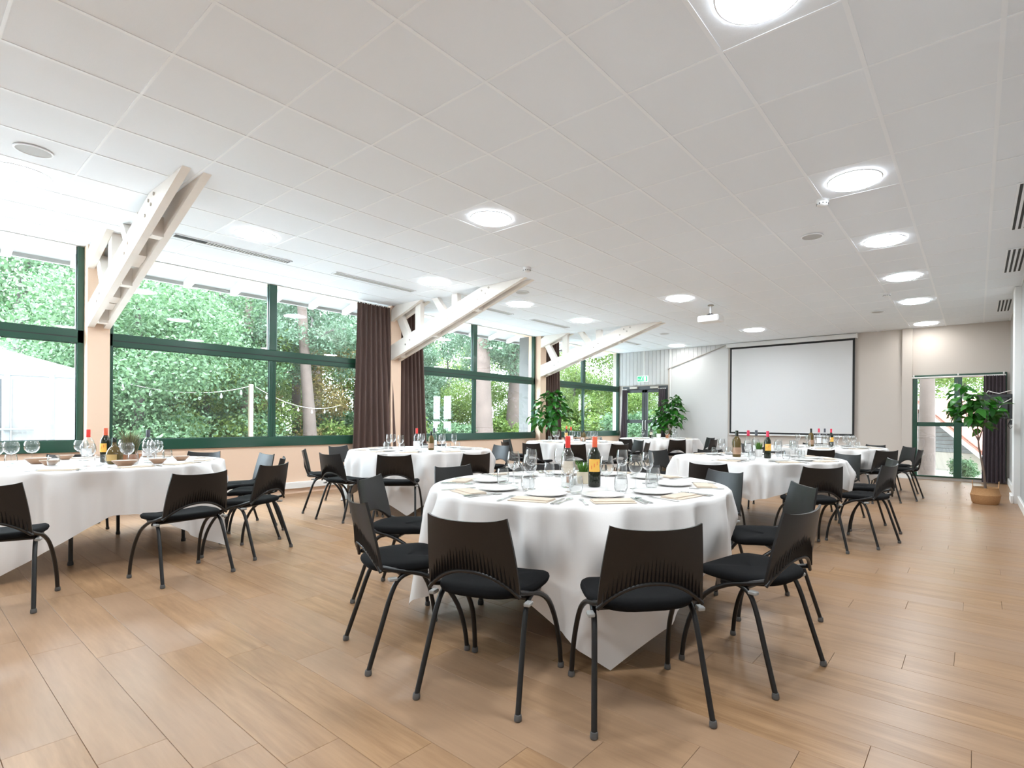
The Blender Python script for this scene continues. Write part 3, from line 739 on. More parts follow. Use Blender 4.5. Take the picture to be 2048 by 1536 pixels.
plate = MB().lathe([(.002, .004), (.064, .004), (.070, 0), (.078, .003), (.113, .012), (.115, .015), (.112, .016), (.079, .007), (.070, .006), (.002, .006)], 32, caps=False).mesh('plate', M_china, smooth=50)
nk = MB().bbox(-.105, .105, -.062, .062, 0, .004, .0015); nk_top = MB().bbox(-.102, .104, -.030, .060, .004, .009, .002)
NAPKIN = [('lower_fold', nk.mesh('napkin_lower', M_napkin)), ('upper_fold', nk_top.mesh('napkin_upper', M_napkin))]
def flat(poly, z=.0025, z0=.0005): return MB().prism(poly, z0, z)
k_h = flat([(-.009, -.105), (.009, -.105), (.0075, -.01), (-.0075, -.01)], .006).mesh('knife_handle', M_steel)
k_b = flat([(-.0065, -.012), (.0075, -.012), (.0095, .04), (.0085, .09), (.001, .115), (-.0065, .10)]).mesh('knife_blade', M_steel)
KNIFE = [('handle', k_h), ('blade', k_b)]
f_h = flat([(-.0085, -.105), (.0085, -.105), (.003, -.02), (.0035, .035), (-.0035, .035), (-.003, -.02)], .004).mesh('fork_handle', M_steel)
fm = MB().prism([(-.0035, .033), (.0035, .033), (.012, .050), (.012, .062), (-.012, .062), (-.012, .050)], .001, .0035)
for q in (-.0108, -.0044, .0020, .0084): fm.prism([(q, .060), (q + .0026, .060), (q + .0022, .100), (q + .0006, .100)], .001, .0035)
FORK = [('handle', f_h), ('tines', fm.mesh('fork_tines', M_steel))]
s_b = MB()
sp_poly = [(.017 * math.sin(a), .072 + .028 * -math.cos(a)) for a in [2 * PI * k / 14 for k in range(14)]]
s_b.prism(sp_poly, .0005, .0045)
SPOON = [('handle', f_h), ('bowl', s_b.mesh('spoon_bowl', M_steel))]

def bottle_body(kind, m_):
    if kind == 'bordeaux': pr = [(.004, .004), (.030, 0), (.0370, .006), (.0375, .02), (.0375, .175), (.034, .200), (.022, .222), (.0150, .240), (.0145, .275)]
    elif kind == 'round': pr = [(.004, .004), (.036, 0), (.046, .006), (.056, .03), (.058, .065), (.052, .105), (.036, .135), (.020, .152), (.0150, .172), (.0145, .205)]
    else: pr = [(.004, .004), (.036, 0), (.0425, .006), (.043, .02), (.043, .150), (.040, .178), (.027, .200), (.0155, .215), (.0145, .245)]
    return MB().lathe(pr, 20, caps=False).mesh('bottle_body', m_, smooth=50)
def capm(z0, z1, m_, r=.0158): return MB().lathe([(r, z0), (r, z1 - .004), (r - .002, z1)], 16).mesh('foil_cap', m_, smooth=50)
def labm(r, z0, z1, m_, span=1.0, a0=0):
    n = 18; P = [[(r * math.cos(a0 + span * PI * (2 * i / n - 1)), r * math.sin(a0 + span * PI * (2 * i / n - 1)), z) for i in range(n + 1)] for z in (z0, z1)]
    return MB().grid(P).mesh('label', m_, smooth=0)
def stripe(r, a0):
    P = [[(r * math.cos(a0 + t * .9), r * math.sin(a0 + t * .9), .095 + (t + 1) * .025 + dz) for t in (-1, -.5, 0, .5, 1)] for dz in (0, .022)]
    return MB().grid(P).mesh('label_stripe', M_stripe, smooth=0)
TOCAM = -1.0
def lm(r, z0, z1, m_, span): return labm(r, z0, z1, m_, span, TOCAM)
B_RED = [('glass_body', bottle_body('bordeaux', M_bgreen)), ('foil_cap', capm(.235, .302, M_orange)), ('label', lm(.0380, .092, .168, M_lab2, .32), [('label_stripe', stripe(.0383, TOCAM))])]
B_REDP = [('glass_body', bottle_body('bordeaux', M_bgreen)), ('foil_cap', capm(.235, .302, M_pink)), ('label', lm(.0380, .085, .160, M_lab2, .32), [('label_stripe', stripe(.0383, TOCAM))])]
B_ROSE = [('glass_body', bottle_body('bordeaux', M_bclear)), ('foil_cap', capm(.235, .305, M_red)), ('label', lm(.0380, .085, .158, M_lab1, .40))]
B_WHITE = [('glass_body', bottle_body('spirit', M_bclear)), ('foil_cap', capm(.215, .285, M_red)), ('label', lm(.0436, .045, .115, M_lab3, .45))]
B_PINK = [('glass_body', bottle_body('bordeaux', M_bclear)), ('foil_cap', capm(.240, .305, M_pink)), ('label', lm(.0380, .060, .150, M_lab3, .42))]
B_GREY = [('glass_body', bottle_body('bordeaux', M_bclear)), ('foil_cap', capm(.240, .305, M_dcap)), ('label', lm(.0380, .060, .130, M_lab3, .42))]
B_DKCAP = [('glass_body', bottle_body('spirit', M_bclear)), ('foil_cap', capm(.215, .285, M_dcap)), ('label', lm(.0436, .045, .115, M_lab3, .45))]
B_ROUND = [('glass_body', bottle_body('round', M_bamber)), ('neck_cap', capm(.185, .225, M_bgreen)), ('label', lm(.0590, .030, .085, M_lab4, .34))]
B_DARKR = [('glass_body', bottle_body('spirit', M_bamber)), ('neck_cap', capm(.215, .275, M_bgreen)), ('label', lm(.0436, .03, .10, M_dish, .40))]
B_DARK = [('glass_body', bottle_body('bordeaux', M_bgreen)), ('neck_cap', capm(.235, .302, M_bgreen)), ('label', lm(.0380, .080, .150, M_lab1, .32))]
def grass_mesh(n, h, spread, m_, r0=.03, wd=.004):
    m = MB(); r = random.Random(n)
    for _ in range(n):
        a = r.uniform(0, 2 * PI); b = r.uniform(0, r0); p = Vector((b * math.cos(a), b * math.sin(a), 0))
        hh = h * r.uniform(.55, 1); d = Vector((math.cos(a), math.sin(a), 0)) * spread * r.uniform(.2, 1); s_ = Vector((-math.sin(a), math.cos(a), 0)) * wd
        q = p + d * .35 + Vector((0, 0, hh * .6)); e = p + d + Vector((0, 0, hh))
        i = len(m.v); m.v += [tuple(p - s_), tuple(p + s_), tuple(q + s_ * .8), tuple(q - s_ * .8), tuple(e)]
        m.face([i, i + 1, i + 2, i + 3]); m.face([i + 3, i + 2, i + 4])
    return m.mesh('blades', m_)
def pot(m_, r=.042, h=.075, bowl=False):
    pr = [(.004, .003), (r * .55, 0), (r * .8, h * .25), (r, h * .75), (r * 1.03, h), (r * .93, h), (r * .88, h * .85), (.003, h * .84)] if bowl else [(.004, .003), (r * .8, 0), (r * .86, .006), (r, h), (r * .92, h), (r * .9, h * .88), (.003, h * .86)]
    return MB().lathe(pr, 20, caps=False).mesh('pot', m_, smooth=40)
P_CREAM = [('pot', pot(M_cream)), ('blades', grass_mesh(60, .10, .07, M_grass).copy())]
P_WHITE = [('pot', pot(M_china, .045, .085)), ('blades', grass_mesh(90, .12, .06, M_grass).copy())]
P_TERRA = [('pot', pot(M_terra, .075, .075, True)), ('blades', grass_mesh(160, .26, .12, M_heath, .05, .003).copy())]
P_BROWN = [('pot', pot(M_terra, .045, .085)), ('blades', grass_mesh(90, .13, .05, M_heath).copy())]
for P_, z in ((P_CREAM, .060), (P_WHITE, .070), (P_TERRA, .060), (P_BROWN, .070)):
    me = P_[1][1]; co = np.empty(len(me.vertices) * 3); me.vertices.foreach_get('co', co); co[2::3] += z; me.vertices.foreach_set('co', co)
jar_body = MB().lathe([(.003, 0), (.020, 0), (.0235, .004), (.0235, .045), (.019, .056)], 16, caps=False)
JAR_C = [('jar', jar_body.mesh('jar', M_bclear, smooth=50)), ('contents', MB().lathe([(.003, .002), (.021, .003), (.021, .038), (.003, .039)], 14).mesh('salt', M_china, smooth=50)), ('lid', capm(.054, .070, M_bolt, .0195))]
JAR_B = [('jar', jar_body.mesh('jar', M_bclear, smooth=50)), ('contents', MB().lathe([(.003, .002), (.021, .003), (.021, .045), (.003, .046)], 14).mesh('pepper', M_terra, smooth=50)), ('lid', capm(.054, .070, M_terra, .0195))]
def dish_parts(r, h):
    o = MB().lathe([(.004, .002), (r * .45, 0), (r * .62, h * .25), (r * .9, h * .8), (r, h), (r * .985, h + .002), (r * .95, h)], 26, caps=False).mesh('dish', M_dish, smooth=50)
    i = MB().lathe([(r * .95, h), (r * .85, h * .75), (r * .55, h * .28), (.004, h * .2)], 26, caps=False).mesh('glaze', M_dishin, smooth=50)
    return [('dish', o), ('glaze', i)]
DISH_S, DISH_L = dish_parts(.065, .040), dish_parts(.085, .048)

# ================================================================== TABLES
leg_t = MB().tube([(0, 0, .72), (.012, 0, .36), (.018, 0, .012)], .0145, 10).mesh('table_leg', M_black, smooth=60)
cap_t = MB().lathe([(.018, 0), (.019, .012), (.016, .03)], 12, (.018, 0, 0)).mesh('leg_cap', M_blackp, smooth=50)
def cloth_mesh(R, dmin, corners, seats, seed):
    r = random.Random(seed); n = 288; ph = [r.uniform(0, 2 * PI) for _ in range(6)]
    steps = [0, .015, .05, .1, .16, .22, .28, .35, .42, .49, .56, .63, .70, .77, .84, .91, 1.0]
    rings = [[], [], [], []] + [[] for _ in steps]
    for i in range(n):
        az = 2 * PI * i / n; dg = math.degrees(az)
        dr = dmin; cw = 0
        for (ca, cdp) in corners:
            d = abs((dg - ca + 180) % 360 - 180)
            w_ = max(0, 1 - d / 46) ** 1.25
            if w_ > 0: dr += (cdp - dmin) * w_; cw = max(cw, w_)
        rip = .55 * math.sin(8 * az + ph[0] + .8 * math.sin(3 * az)) + .6 * math.sin(17 * az + ph[1] + 1.1 * math.sin(2 * az + ph[5])) + .45 * math.sin(29 * az + ph[2] + .9 * math.sin(5 * az)) + .2 * math.sin(43 * az + ph[3])
        rip = math.copysign(abs(rip) ** .85, rip)
        for q, rr in enumerate((.004, .35, .7, R - .03)): rings[q].append((rr * math.cos(az), rr * math.sin(az), T + .0005 * math.sin(7 * az + ph[4]) * (q > 0)))
        for q, t in enumerate(steps):
            d = dr * t
            if d < .018: rad = R - .012 + d * .75; z = T - d * .35 * (d / .018)
            else:
                rad = R + .0015 + .10 * d * (0.5 + cw) + (.050 * rip + .020 * math.sin(4 * az + ph[5])) * min(1, d / .15) * (.62 + .50 * cw)
                z = T - .0065 - (d - .018) * .985
            zmin = .006 + .004 * math.sin(19 * az)
            if z < zmin: rad += (zmin - z) * .5; z = zmin
            for (sa, sd) in seats:
                da = (dg - sa + 180) % 360 - 180
                lat = abs(math.sin(math.radians(da))) * rad
                if abs(da) < 40 and z < .57:
                    lim = (sd - .235 - .254) / max(.2, math.cos(math.radians(da)))
                    k = max(0, min(1, (.315 - lat) / .07)) * max(0, min(1, (.57 - z) / .16))
                    if rad > lim: rad = rad + (lim - rad) * k
            rings[4 + q].append((rad * math.cos(az), rad * math.sin(az), z))
    return MB().grid(rings, wrap=True).mesh('tablecloth', M_cloth, smooth=0)

def clock(chairs):
    """ordinal of each seat, clockwise seen from above, from the seat nearest the windows"""
    s_ = min(range(len(chairs)), key=lambda k: abs((chairs[k][0] - 180 + 180) % 360 - 180))
    order = sorted(range(len(chairs)), key=lambda k: (chairs[s_][0] - chairs[k][0]) % 360)
    return {k: o for o, k in enumerate(order)}

TABLES = {
 # key: centre, R, where, chairs (azimuth, back distance, twist), cloth (min drop, corners), glass parts
 'A': ((-1.99, 2.71), .915, 'table with the salt jars', [(-73, 1.36, 1), (-42.5, 1.44, 0), (-105, 1.36, -3), (-149, 1.40, 3), (171, 1.50, 4), (139, 1.46, 0), (105, 1.46, 0), (73, 1.40, -5), (33, 1.38, 5), (-9, 1.40, -2)],
       .33, [(-45, .765), (45, .72), (135, .72), (-130, .73)]),
 'B': ((-6.08, 1.15), .93, 'table of brown dishes', [(7, 1.76, 2), (33, 1.63, -2), (62, 1.42, 0), (93, 1.42, -3), (-27, 1.86, 6), (178, 1.42, 0), (130, 1.44, 0)],
       .30, [(-42, .76), (40, .76), (135, .74), (-135, .74)]),
 'C': ((-5.94, 4.46), .915, 'table beside the brown curtains', [(-119, 1.42, 0), (-81, 1.42, 0), (-49, 1.42, 3), (-11, 1.40, 0), (-162, 1.42, 0), (88, 1.47, 0), (135, 1.45, 0), (50, 1.45, 0)],
       .34, [(-47, .76), (43, .74), (133, .74), (-137, .72)]),
 'D': ((-6.22, 8.28), .93, 'table by the pillar plant', [(-160, 1.45, 0), (-113, 1.47, 0), (-83, 1.50, 0), (-53, 1.45, 0), (-22, 1.50, 0), (16, 1.45, 0), (63, 1.48, 0), (120, 1.45, 0)],
       .36, [(-60, .72), (30, .72), (120, .72), (-150, .72)]),
 'E': ((-6.08, 11.50), .93, 'table by the double door', [(-95, 1.38, 0), (-46, 1.40, 0), (-4, 1.42, 0), (-140, 1.42, 0), (55, 1.42, 0)],
       .36, [(-45, .72), (45, .72), (135, .72), (-135, .72)]),
 'F': ((-1.99, 6.08), .915, 'middle aisle table', [(165, 1.50, 0), (-90, 1.40, 5), (-49, 1.42, 0), (-15, 1.40, 0), (24, 1.40, 0), (61, 1.48, 0), (100, 1.44, 0), (133, 1.44, 0)],
       .22, [(-74, .38), (20, .42), (106, .60), (-164, .55)]),
 'G': ((-2.02, 9.66), .915, 'table nearest the basket tree', [(-80, 1.38, 0), (-42, 1.36, 0), (-6, 1.36, 0), (36, 1.40, 0), (66, 1.42, 0), (170, 1.42, 0), (-122, 1.40, 0), (110, 1.42, 0)],
       .30, [(-50, .66), (40, .66), (130, .66), (-140, .66)]),
}
def polar(c, r, az): return (c[0] + r * math.cos(math.radians(az)), c[1] + r * math.sin(math.radians(az)))
def face(az): return math.atan2(math.cos(math.radians(az)), -math.sin(math.radians(az)))
ZT = T + .0012
for key, (c, R, where, chairs, dmin, corners) in TABLES.items():
    t = thing('banquet_table', 'round black-legged banquet table hidden under cloth, the %s' % where, 'table', (c[0], c[1], 0), group='round banquet tables')
    obj('tabletop', MB().lathe([(.02, .708), (R - .045, .708), (R - .03, .712), (R - .025, .724), (R - .03, .738), (.02, .740)], 48).mesh('tabletop', M_blackp, smooth=40), t)
    for k in range(4):
        a = 45 + 90 * k + (20 if key == 'B' else 0)
        o = obj('leg', leg_t, t, (.60 * math.cos(math.radians(a)), .60 * math.sin(math.radians(a)), 0), (0, 0, math.radians(a))); obj('leg_cap', cap_t, o)
    seats = [(a, d) for a, d, _ in chairs]
    tc = obj('tablecloth', cloth_mesh(R, dmin, corners, seats, ord(key)), None, (c[0], c[1], 0))
    tag(tc, 'white linen cloth with hanging corners on the %s' % where, 'tablecloth', 'white tablecloths')
    order = clock(chairs)
    for k, (az, d, tw) in enumerate(chairs):
        p = polar(c, d - .235, az); pos = '%s clockwise from the windows at the %s' % (ORD[order[k]], where)
        put(CH_PARTS, 'stacking_chair', 'black chair, ' + pos, 'chair', (p[0], p[1], 0), (0, 0, face(az) + math.radians(tw)), 'chairs at the ' + where)
        # place setting in front of the chair; local axes: inward (towards centre) and to the diner's right
        ia, sa = math.radians(az + 180), math.radians(az + 90)
        jit = random.Random(ord(key) * 100 + k); saz = az + jit.uniform(-2, 2)
        def at(r, side): 
            q = polar(c, r, saz); return (q[0] + side * math.cos(math.radians(saz + 90)), q[1] + side * math.sin(math.radians(saz + 90)))
        rz = face(saz)
        setp = 'at the %s seat clockwise from the windows, %s' % (ORD[order[k]], where)
        g = 'settings on the ' + where
        q = at(.775, 0); put(NAPKIN, 'napkin', 'folded ivory napkin ' + setp, 'napkin', (q[0], q[1], ZT), (0, 0, rz + jit.uniform(-.05, .05)), g)
        q = at(.585, 0)
        if key != 'B': tag(obj('plate', plate, None, (q[0], q[1], ZT)), 'white china plate ' + setp, 'plate', g)
        q = at(.76, -.145); put(FORK, 'fork', 'steel fork ' + setp, 'fork', (q[0], q[1], ZT), (0, 0, rz + jit.uniform(-.08, .08)), g)
        q = at(.76, .135); put(KNIFE, 'knife', 'steel knife ' + setp, 'knife', (q[0], q[1], ZT), (0, 0, rz + jit.uniform(-.08, .08)), g)
        if key in 'AF':
            q = at(.75, .166); put(SPOON, 'spoon', 'steel spoon ' + setp, 'spoon', (q[0], q[1], ZT), (0, 0, rz + jit.uniform(-.08, .08)), g)
        q = at(.415 + jit.uniform(-.015, .015), .065)
        put(BALLOON if key == 'B' else WINE, 'wine_glass', 'stemmed wine glass ' + setp, 'wine glass', (q[0], q[1], ZT), (0, 0, 0), g)
        q = at(.470, -.130 if key == 'B' else .130)
        tag(obj('tumbler', tumbler, None, (q[0], q[1], ZT)), 'stemless glass tumbler ' + setp, 'tumbler', g)

def item(parts, name, lab, cat, x, y, rz=0, sc=1, grp=None): put(parts, name, lab, cat, (x, y, ZT), (0, 0, rz), grp, (sc, sc, sc))
# table A
item(B_ROSE, 'wine_bottle', 'clear rose wine bottle with red foil beside the salt jars', 'bottle', -1.93, 2.50)
item(B_RED, 'wine_bottle', 'dark wine bottle, yellow label with red stripe, beside salt jars', 'bottle', -1.825, 2.63)
item(P_CREAM, 'potted_grass', 'small spiky green plant in cream pot beside the salt jars', 'plant', -1.975, 2.72)
item(JAR_B, 'pepper_jar', 'little jar of brown pepper beside the rose bottle', 'jar', -2.06, 2.69)
item(JAR_C, 'salt_jar', 'little glass salt jar beside the dark wine bottle', 'jar', -1.99, 2.63)
# table B
item(B_WHITE, 'spirit_bottle', 'clear spirit bottle with red cap on the table of brown dishes', 'bottle', -6.38, 1.14)
item(B_RED, 'wine_bottle', 'dark wine bottle with orange foil on the table of brown dishes', 'bottle', -6.07, 1.20)
item(B_ROUND, 'brandy_bottle', 'squat round amber bottle with gold label by the terracotta bowl', 'bottle', -5.78, 1.20)
item(P_TERRA, 'potted_heather', 'bushy heather in a terracotta bowl on the table of brown dishes', 'plant', -5.92, 1.34)
item(B_DKCAP, 'spirit_bottle', 'clear spirit bottle with slate cap on the table of brown dishes', 'bottle', -6.06, 1.50)
for k, (x, y, big, l) in enumerate([(-6.72, 1.04, 0, 'farthest behind the red-capped bottle'), (-5.46, 1.20, 1, 'in front of the amber round bottle'), (-6.27, .80, 1, 'beside the trio of balloon glasses'), (-6.02, .84, 0, 'between amber bottle and balloon glasses'),
                                   (-5.62, 1.46, 0, 'beside the terracotta bowl'), (-5.86, 1.70, 0, 'beyond the slate-capped bottle'), (-6.60, 1.62, 0, 'on the window side behind slate-capped bottle')]):
    item(DISH_L if big else DISH_S, 'stoneware_dish', 'brown stoneware dish ' + l, 'dish', x, y, grp='brown stoneware dishes')
for x, y, l in ((-6.42, .66, 'middle of the trio'), (-6.31, .56, 'trio end nearest the open floor'), (-6.56, .80, 'trio end nearest the windows')):
    put(BALLOON, 'wine_glass', 'round balloon glass on the table of brown dishes, ' + l, 'wine glass', (x, y, ZT), (0, 0, 0), 'trio of balloon glasses')
for x, y, l in ((-6.19, .52, 'beside the trio of balloon glasses'), (-6.04, .62, 'in front of the brown dish pair')):
    tag(obj('tumbler', tumbler, None, (x, y, ZT)), 'spare stemless tumbler ' + l, 'tumbler', 'spare tumblers')
# table C
item(B_WHITE, 'spirit_bottle', 'clear bottle with red cap on the table beside brown curtains', 'bottle', -5.90, 4.35)
item(B_DARKR, 'spirit_bottle', 'small dark amber bottle on the table beside brown curtains', 'bottle', -5.70, 4.43, 0, .9)
item(B_DKCAP, 'spirit_bottle', 'clear bottle with slate cap on the table beside brown curtains', 'bottle', -6.05, 4.75)
item(P_WHITE, 'potted_grass', 'grass in white pot on the table beside brown curtains', 'plant', -5.92, 4.60)
# table D
item(B_RED, 'wine_bottle', 'dark wine bottle with orange foil on the pillar plant table', 'bottle', -6.38, 8.22)
item(B_WHITE, 'spirit_bottle', 'clear bottle with red cap on the pillar plant table', 'bottle', -6.30, 8.26)
item(P_BROWN, 'potted_heather', 'heather in a small clay pot on the pillar plant table', 'plant', -6.22, 8.52)
item(B_DARKR, 'spirit_bottle', 'small dark amber bottle on the pillar plant table', 'bottle', -6.00, 8.28, 0, .85)
# table E
item(B_DARK, 'wine_bottle', 'all dark wine bottle on the table by the double door', 'bottle', -6.24, 11.38)
item(P_WHITE, 'potted_grass', 'bright grass in white pot on the table by double door', 'plant', -6.12, 11.54, 0, 1.3)
item(P_BROWN, 'potted_heather', 'heather in a small clay pot on the table by double door', 'plant', -5.93, 11.64, 0, 1.2)
# table F
item(B_DARKR, 'spirit_bottle', 'dark amber bottle on the middle aisle table', 'bottle', -2.18, 6.00, 0, 1.1)
item(B_PINK, 'wine_bottle', 'clear bottle with crimson foil on the middle aisle table', 'bottle', -2.09, 6.12)
item(B_GREY, 'wine_bottle', 'clear bottle with slate foil on the middle aisle table', 'bottle', -2.07, 6.34)
item(P_WHITE, 'potted_grass', 'green grass in white pot on the middle aisle table', 'plant', -2.00, 6.22)
item(B_REDP, 'wine_bottle', 'dark red wine bottle with orange label on the middle aisle table', 'bottle', -1.84, 6.02)
# table G
item(B_DARKR, 'spirit_bottle', 'dark amber bottle on the table nearest the basket tree', 'bottle', -2.22, 9.62, 0, 1.1)
item(B_PINK, 'wine_bottle', 'clear bottle with crimson foil on table nearest the basket tree', 'bottle', -2.09, 9.58)
item(B_GREY, 'wine_bottle', 'clear bottle with slate foil on table nearest the basket tree', 'bottle', -2.02, 9.68)
item(B_REDP, 'wine_bottle', 'dark red wine bottle on the table nearest the basket tree', 'bottle', -1.93, 9.72)

# ================================================================== POTTED FIG TREES
def leaf_mesh(L_, W_):
    P = []
    for i in range(6):
        t = i / 5; w_ = W_ * (math.sin(PI * min(1, t * .93 + .07)) ** .8) * (1.08 - .35 * t) if i < 5 else .002
        z = -.35 * L_ * t * t + .05 * L_ * math.sin(PI * t)
        P.append([(-w_, t * L_, z + .18 * w_), (0, t * L_, z), (w_, t * L_, z + .18 * w_)])
    return MB().grid(P).mesh('leaf', M_fig, smooth=0)
LEAVES = [leaf_mesh(.150, .048), leaf_mesh(.120, .042), leaf_mesh(.175, .055)]
def fig(lab, loc, stems, blobs, nleaf, seed, basket=True, scale=1.0, rb=.165, hb=.235):
    r = random.Random(seed)
    t = thing('potted_fig', lab, 'plant', loc, group='potted fig trees')
    if basket:
        pr = [(.02, .004), (rb * .86, 0), (rb * .96, .02), (rb * 1.04, hb * .40), (rb * 1.09, hb * .56), (rb * 1.02, hb * .64), (rb * .93, hb * .96), (rb * .95, hb), (rb * .88, hb), (rb * .86, hb * .9), (.02, hb * .88)]
        b = obj('basket', MB().lathe(pr, 36, caps=False).mesh('basket', M_basket, smooth=40), t)
        for a0 in (0, PI):
            obj('basket_handle', MB().tube([(rb * .92 * math.cos(a0 + q), rb * .92 * math.sin(a0 + q), hb - .01 + .10 * (1 - (q / .3) ** 2)) for q in (-.3, -.2, -.1, 0, .1, .2, .3)], .006, 6).mesh('basket_handle', M_basket), b)
        obj('soil', MB().lathe([(.005, hb * .9), (rb * .87, hb * .9)], 24).mesh('soil', M_soil), t)
    for st in stems: obj('stem', MB().tube(spline([s_[:3] for s_ in st], 4), [st[0][3] + (st[-1][3] - st[0][3]) * k / (4 * (len(st) - 1)) for k in range(4 * (len(st) - 1) + 1)], 8).mesh('stem', M_bark, smooth=60), t)
    for k in range(nleaf):
        bx, by, bz, rx, rz_ = blobs[k % len(blobs)]
        while True:
            v = Vector((r.uniform(-1, 1), r.uniform(-1, 1), r.uniform(-1, 1)))
            if .25 < v.length < 1: break
        p = Vector((bx + v.x * rx, by + v.y * rx, bz + v.z * rz_))
        yaw = math.atan2(v.y, v.x) - PI / 2 + r.uniform(-.7, .7)
        o = obj('leaf', LEAVES[k % 3], t, p, (r.uniform(-.9, .5), r.uniform(-.6, .6), yaw)); s_ = scale * r.uniform(.8, 1.15); o.scale = (s_, s_, s_)
fig('slim potted fig tree in a round seagrass basket by the television', (0.105, 9.72, 0),
    [[(0, 0, .2, .017), (-.02, 0, .45, .015), (-.07, .01, .75, .013), (-.085, 0, .90, .012), (-.10, .02, 1.2, .007)], [(-.085, 0, .90, .010), (-.03, .02, 1.1, .008), (.03, .03, 1.35, .005)], [(-.085, 0, .90, .009), (-.16, -.02, 1.1, .007), (-.28, -.02, 1.45, .005), (-.34, 0, 1.80, .003)]],
    [(-.06, 0, 1.28, .27, .22), (-.14, 0, 1.42, .22, .20), (-.28, 0, 1.50, .16, .26), (.02, .02, 1.40, .20, .22), (-.20, 0, 1.25, .24, .14)], 150, 21)
fig('bushy potted fig tree in front of the far peach pillar', (-7.72, 9.35, 0),
    [[(0, 0, .2, .02), (.01, 0, .6, .016), (0, 0, .9, .014)], [(0, 0, .9, .012), (-.12, -.05, 1.2, .007), (-.2, -.1, 1.5, .004)], [(0, 0, .9, .012), (.12, .08, 1.2, .007), (.2, .12, 1.5, .004)], [(0, 0, .9, .012), (.01, .02, 1.3, .007), (0, 0, 1.7, .004)]],
    [(0, 0, 1.55, .30, .26), (-.15, -.12, 1.32, .28, .28), (.15, .12, 1.32, .28, .28), (.05, -.1, 1.15, .30, .2), (-.02, .05, 1.68, .2, .18)], 190, 22, scale=1.25, rb=.19, hb=.26)
fig('bushy potted fig tree between double door and white wall panel', (-6.42, 12.74, 0),
    [[(0, 0, .2, .02), (0, 0, .6, .016), (0, 0, .85, .014)], [(0, 0, .85, .012), (-.12, -.05, 1.2, .007), (-.2, -.05, 1.5, .004)], [(0, 0, .85, .012), (.14, -.05, 1.2, .007), (.22, -.1, 1.45, .004)], [(0, 0, .85, .012), (.01, -.02, 1.3, .007), (.05, 0, 1.7, .004)]],
    [(0, -.05, 1.5, .27, .26), (-.2, -.08, 1.25, .24, .3), (.2, -.08, 1.28, .24, .3), (0, -.1, 1.05, .28, .2), (.08, 0, 1.68, .16, .2)], 190, 23, scale=1.2, rb=.19, hb=.26)

# ================================================================== OUTDOORS
ZG = -0.35
struct('ground', MB().box(-70, 40, -30, 70, ZG - .2, ZG).mesh('ground', M_turf))
struct('bounce_terrace', MB().box(-13.5, XL - .22, -8, 30, ZG, ZG + .02).mesh('bounce_terrace', M_ground))  # unseen terrace, made pale to bounce daylight onto the ceiling
struct('sandy_yard', MB().box(-60, -22, 14, 60, ZG, ZG + .015).box(-8, 14, YF + .2, 32, ZG, ZG + .015).mesh('sandy_yard', M_sand))
# eaves over the windows
ea = struct('eaves', MB().prism([(XL - .22, ZC + .24), (-9.35, ZC + .03), (-9.35, ZC + .06), (XL - .22, ZC + .27)], YB, YF + .6, 'xz').mesh('soffit', M_eave))
obj('fascia', MB().box(-9.40, -9.35, YB, YF + .6, ZC - .02, ZC + .12).mesh('fascia', M_eave), ea)
y = YB + .2
while y < YF + .5:
    obj('rafter', MB().prism([(XL - .20, ZC + .12), (-9.34, ZC - .055), (-9.34, ZC + .04), (XL - .20, ZC + .25)], y - .04, y + .04, 'xz').mesh('rafter', M_trim), ea); y += .62
obj('roof_deck', MB().box(-9.4, XR + 1, YB - .3, YF + .6, ZC + .32, ZC + .40).mesh('roof_deck', M_rooft), ea)

po = struct('added_shade_roof', MB().box(-2.6, 3.0, YF + .2, YF + 3.4, 2.78, 2.90).mesh('added_shade_roof', M_boards))  # unseen roof added to cut the daylight outside the tall door
for xx in (-2.4, 2.8): obj('shade_roof_post', MB().bbox(xx - .07, xx + .07, YF + 3.1, YF + 3.24, ZG, 2.78, .01).mesh('shade_roof_post', M_boards), po)
# marquee beyond the first window
mq = thing('marquee', 'white party marquee with glazed door panel outside the first window', 'tent', (0, 0, 0))
X0 = -13.0
obj('wall_panel', MB().box(X0 - .03, X0, -4.0, 2.40, ZG, 1.93).box(X0 - 6, X0, 2.37, 2.40, ZG, 1.93).mesh('wall_panel', M_tent), mq)
obj('roof', MB().prism([(-4.1, 1.93), (2.46, 1.93), (2.46, 1.86), (-4.1, 1.86)], X0 - 6, X0 + .04, 'yz').mesh('valance', M_tent), mq)
rf = MB(); rf.v += [(X0 + .06, -4.1, 1.93), (X0 + .06, 2.46, 1.93), (X0 - 6, 2.46, 1.93), (X0 - 6, -4.1, 1.93), (X0 - 1.4, -1.0, 3.05), (X0 - 3, -1.0, 3.25)]
for q in ((0, 1, 4), (1, 2, 5, 4), (2, 3, 5), (3, 0, 4, 5)): rf.face(list(q))
obj('roof_sheet', rf.mesh('roof_sheet', M_tent), mq)
for yy in (.70, 1.28, 1.83, 2.38): obj('frame_post', MB().bbox(X0 - .01, X0 + .05, yy - .04, yy + .04, ZG, 1.90, .01).mesh('frame_post', M_tentf), mq)
obj('frame_rail', MB().bbox(X0 - .01, X0 + .045, -4.0, 2.40, 1.84, 1.91, .01).mesh('frame_rail', M_tentf), mq)
obj('door_window', MB().box(X0 + .002, X0 + .008, 1.34, 1.76, ZG + .4, 1.78).mesh('door_window', M_boards), mq)
obj('door_window', MB().box(X0 + .002, X0 + .008, .76, 1.22, ZG + .4, 1.78).mesh('door_window', M_dframe), mq)
obj('push_bar', MB().tube([(X0 + .07, .8, .93), (X0 + .07, 1.6, .93)], .02, 8).mesh('push_bar', M_tentf), mq)

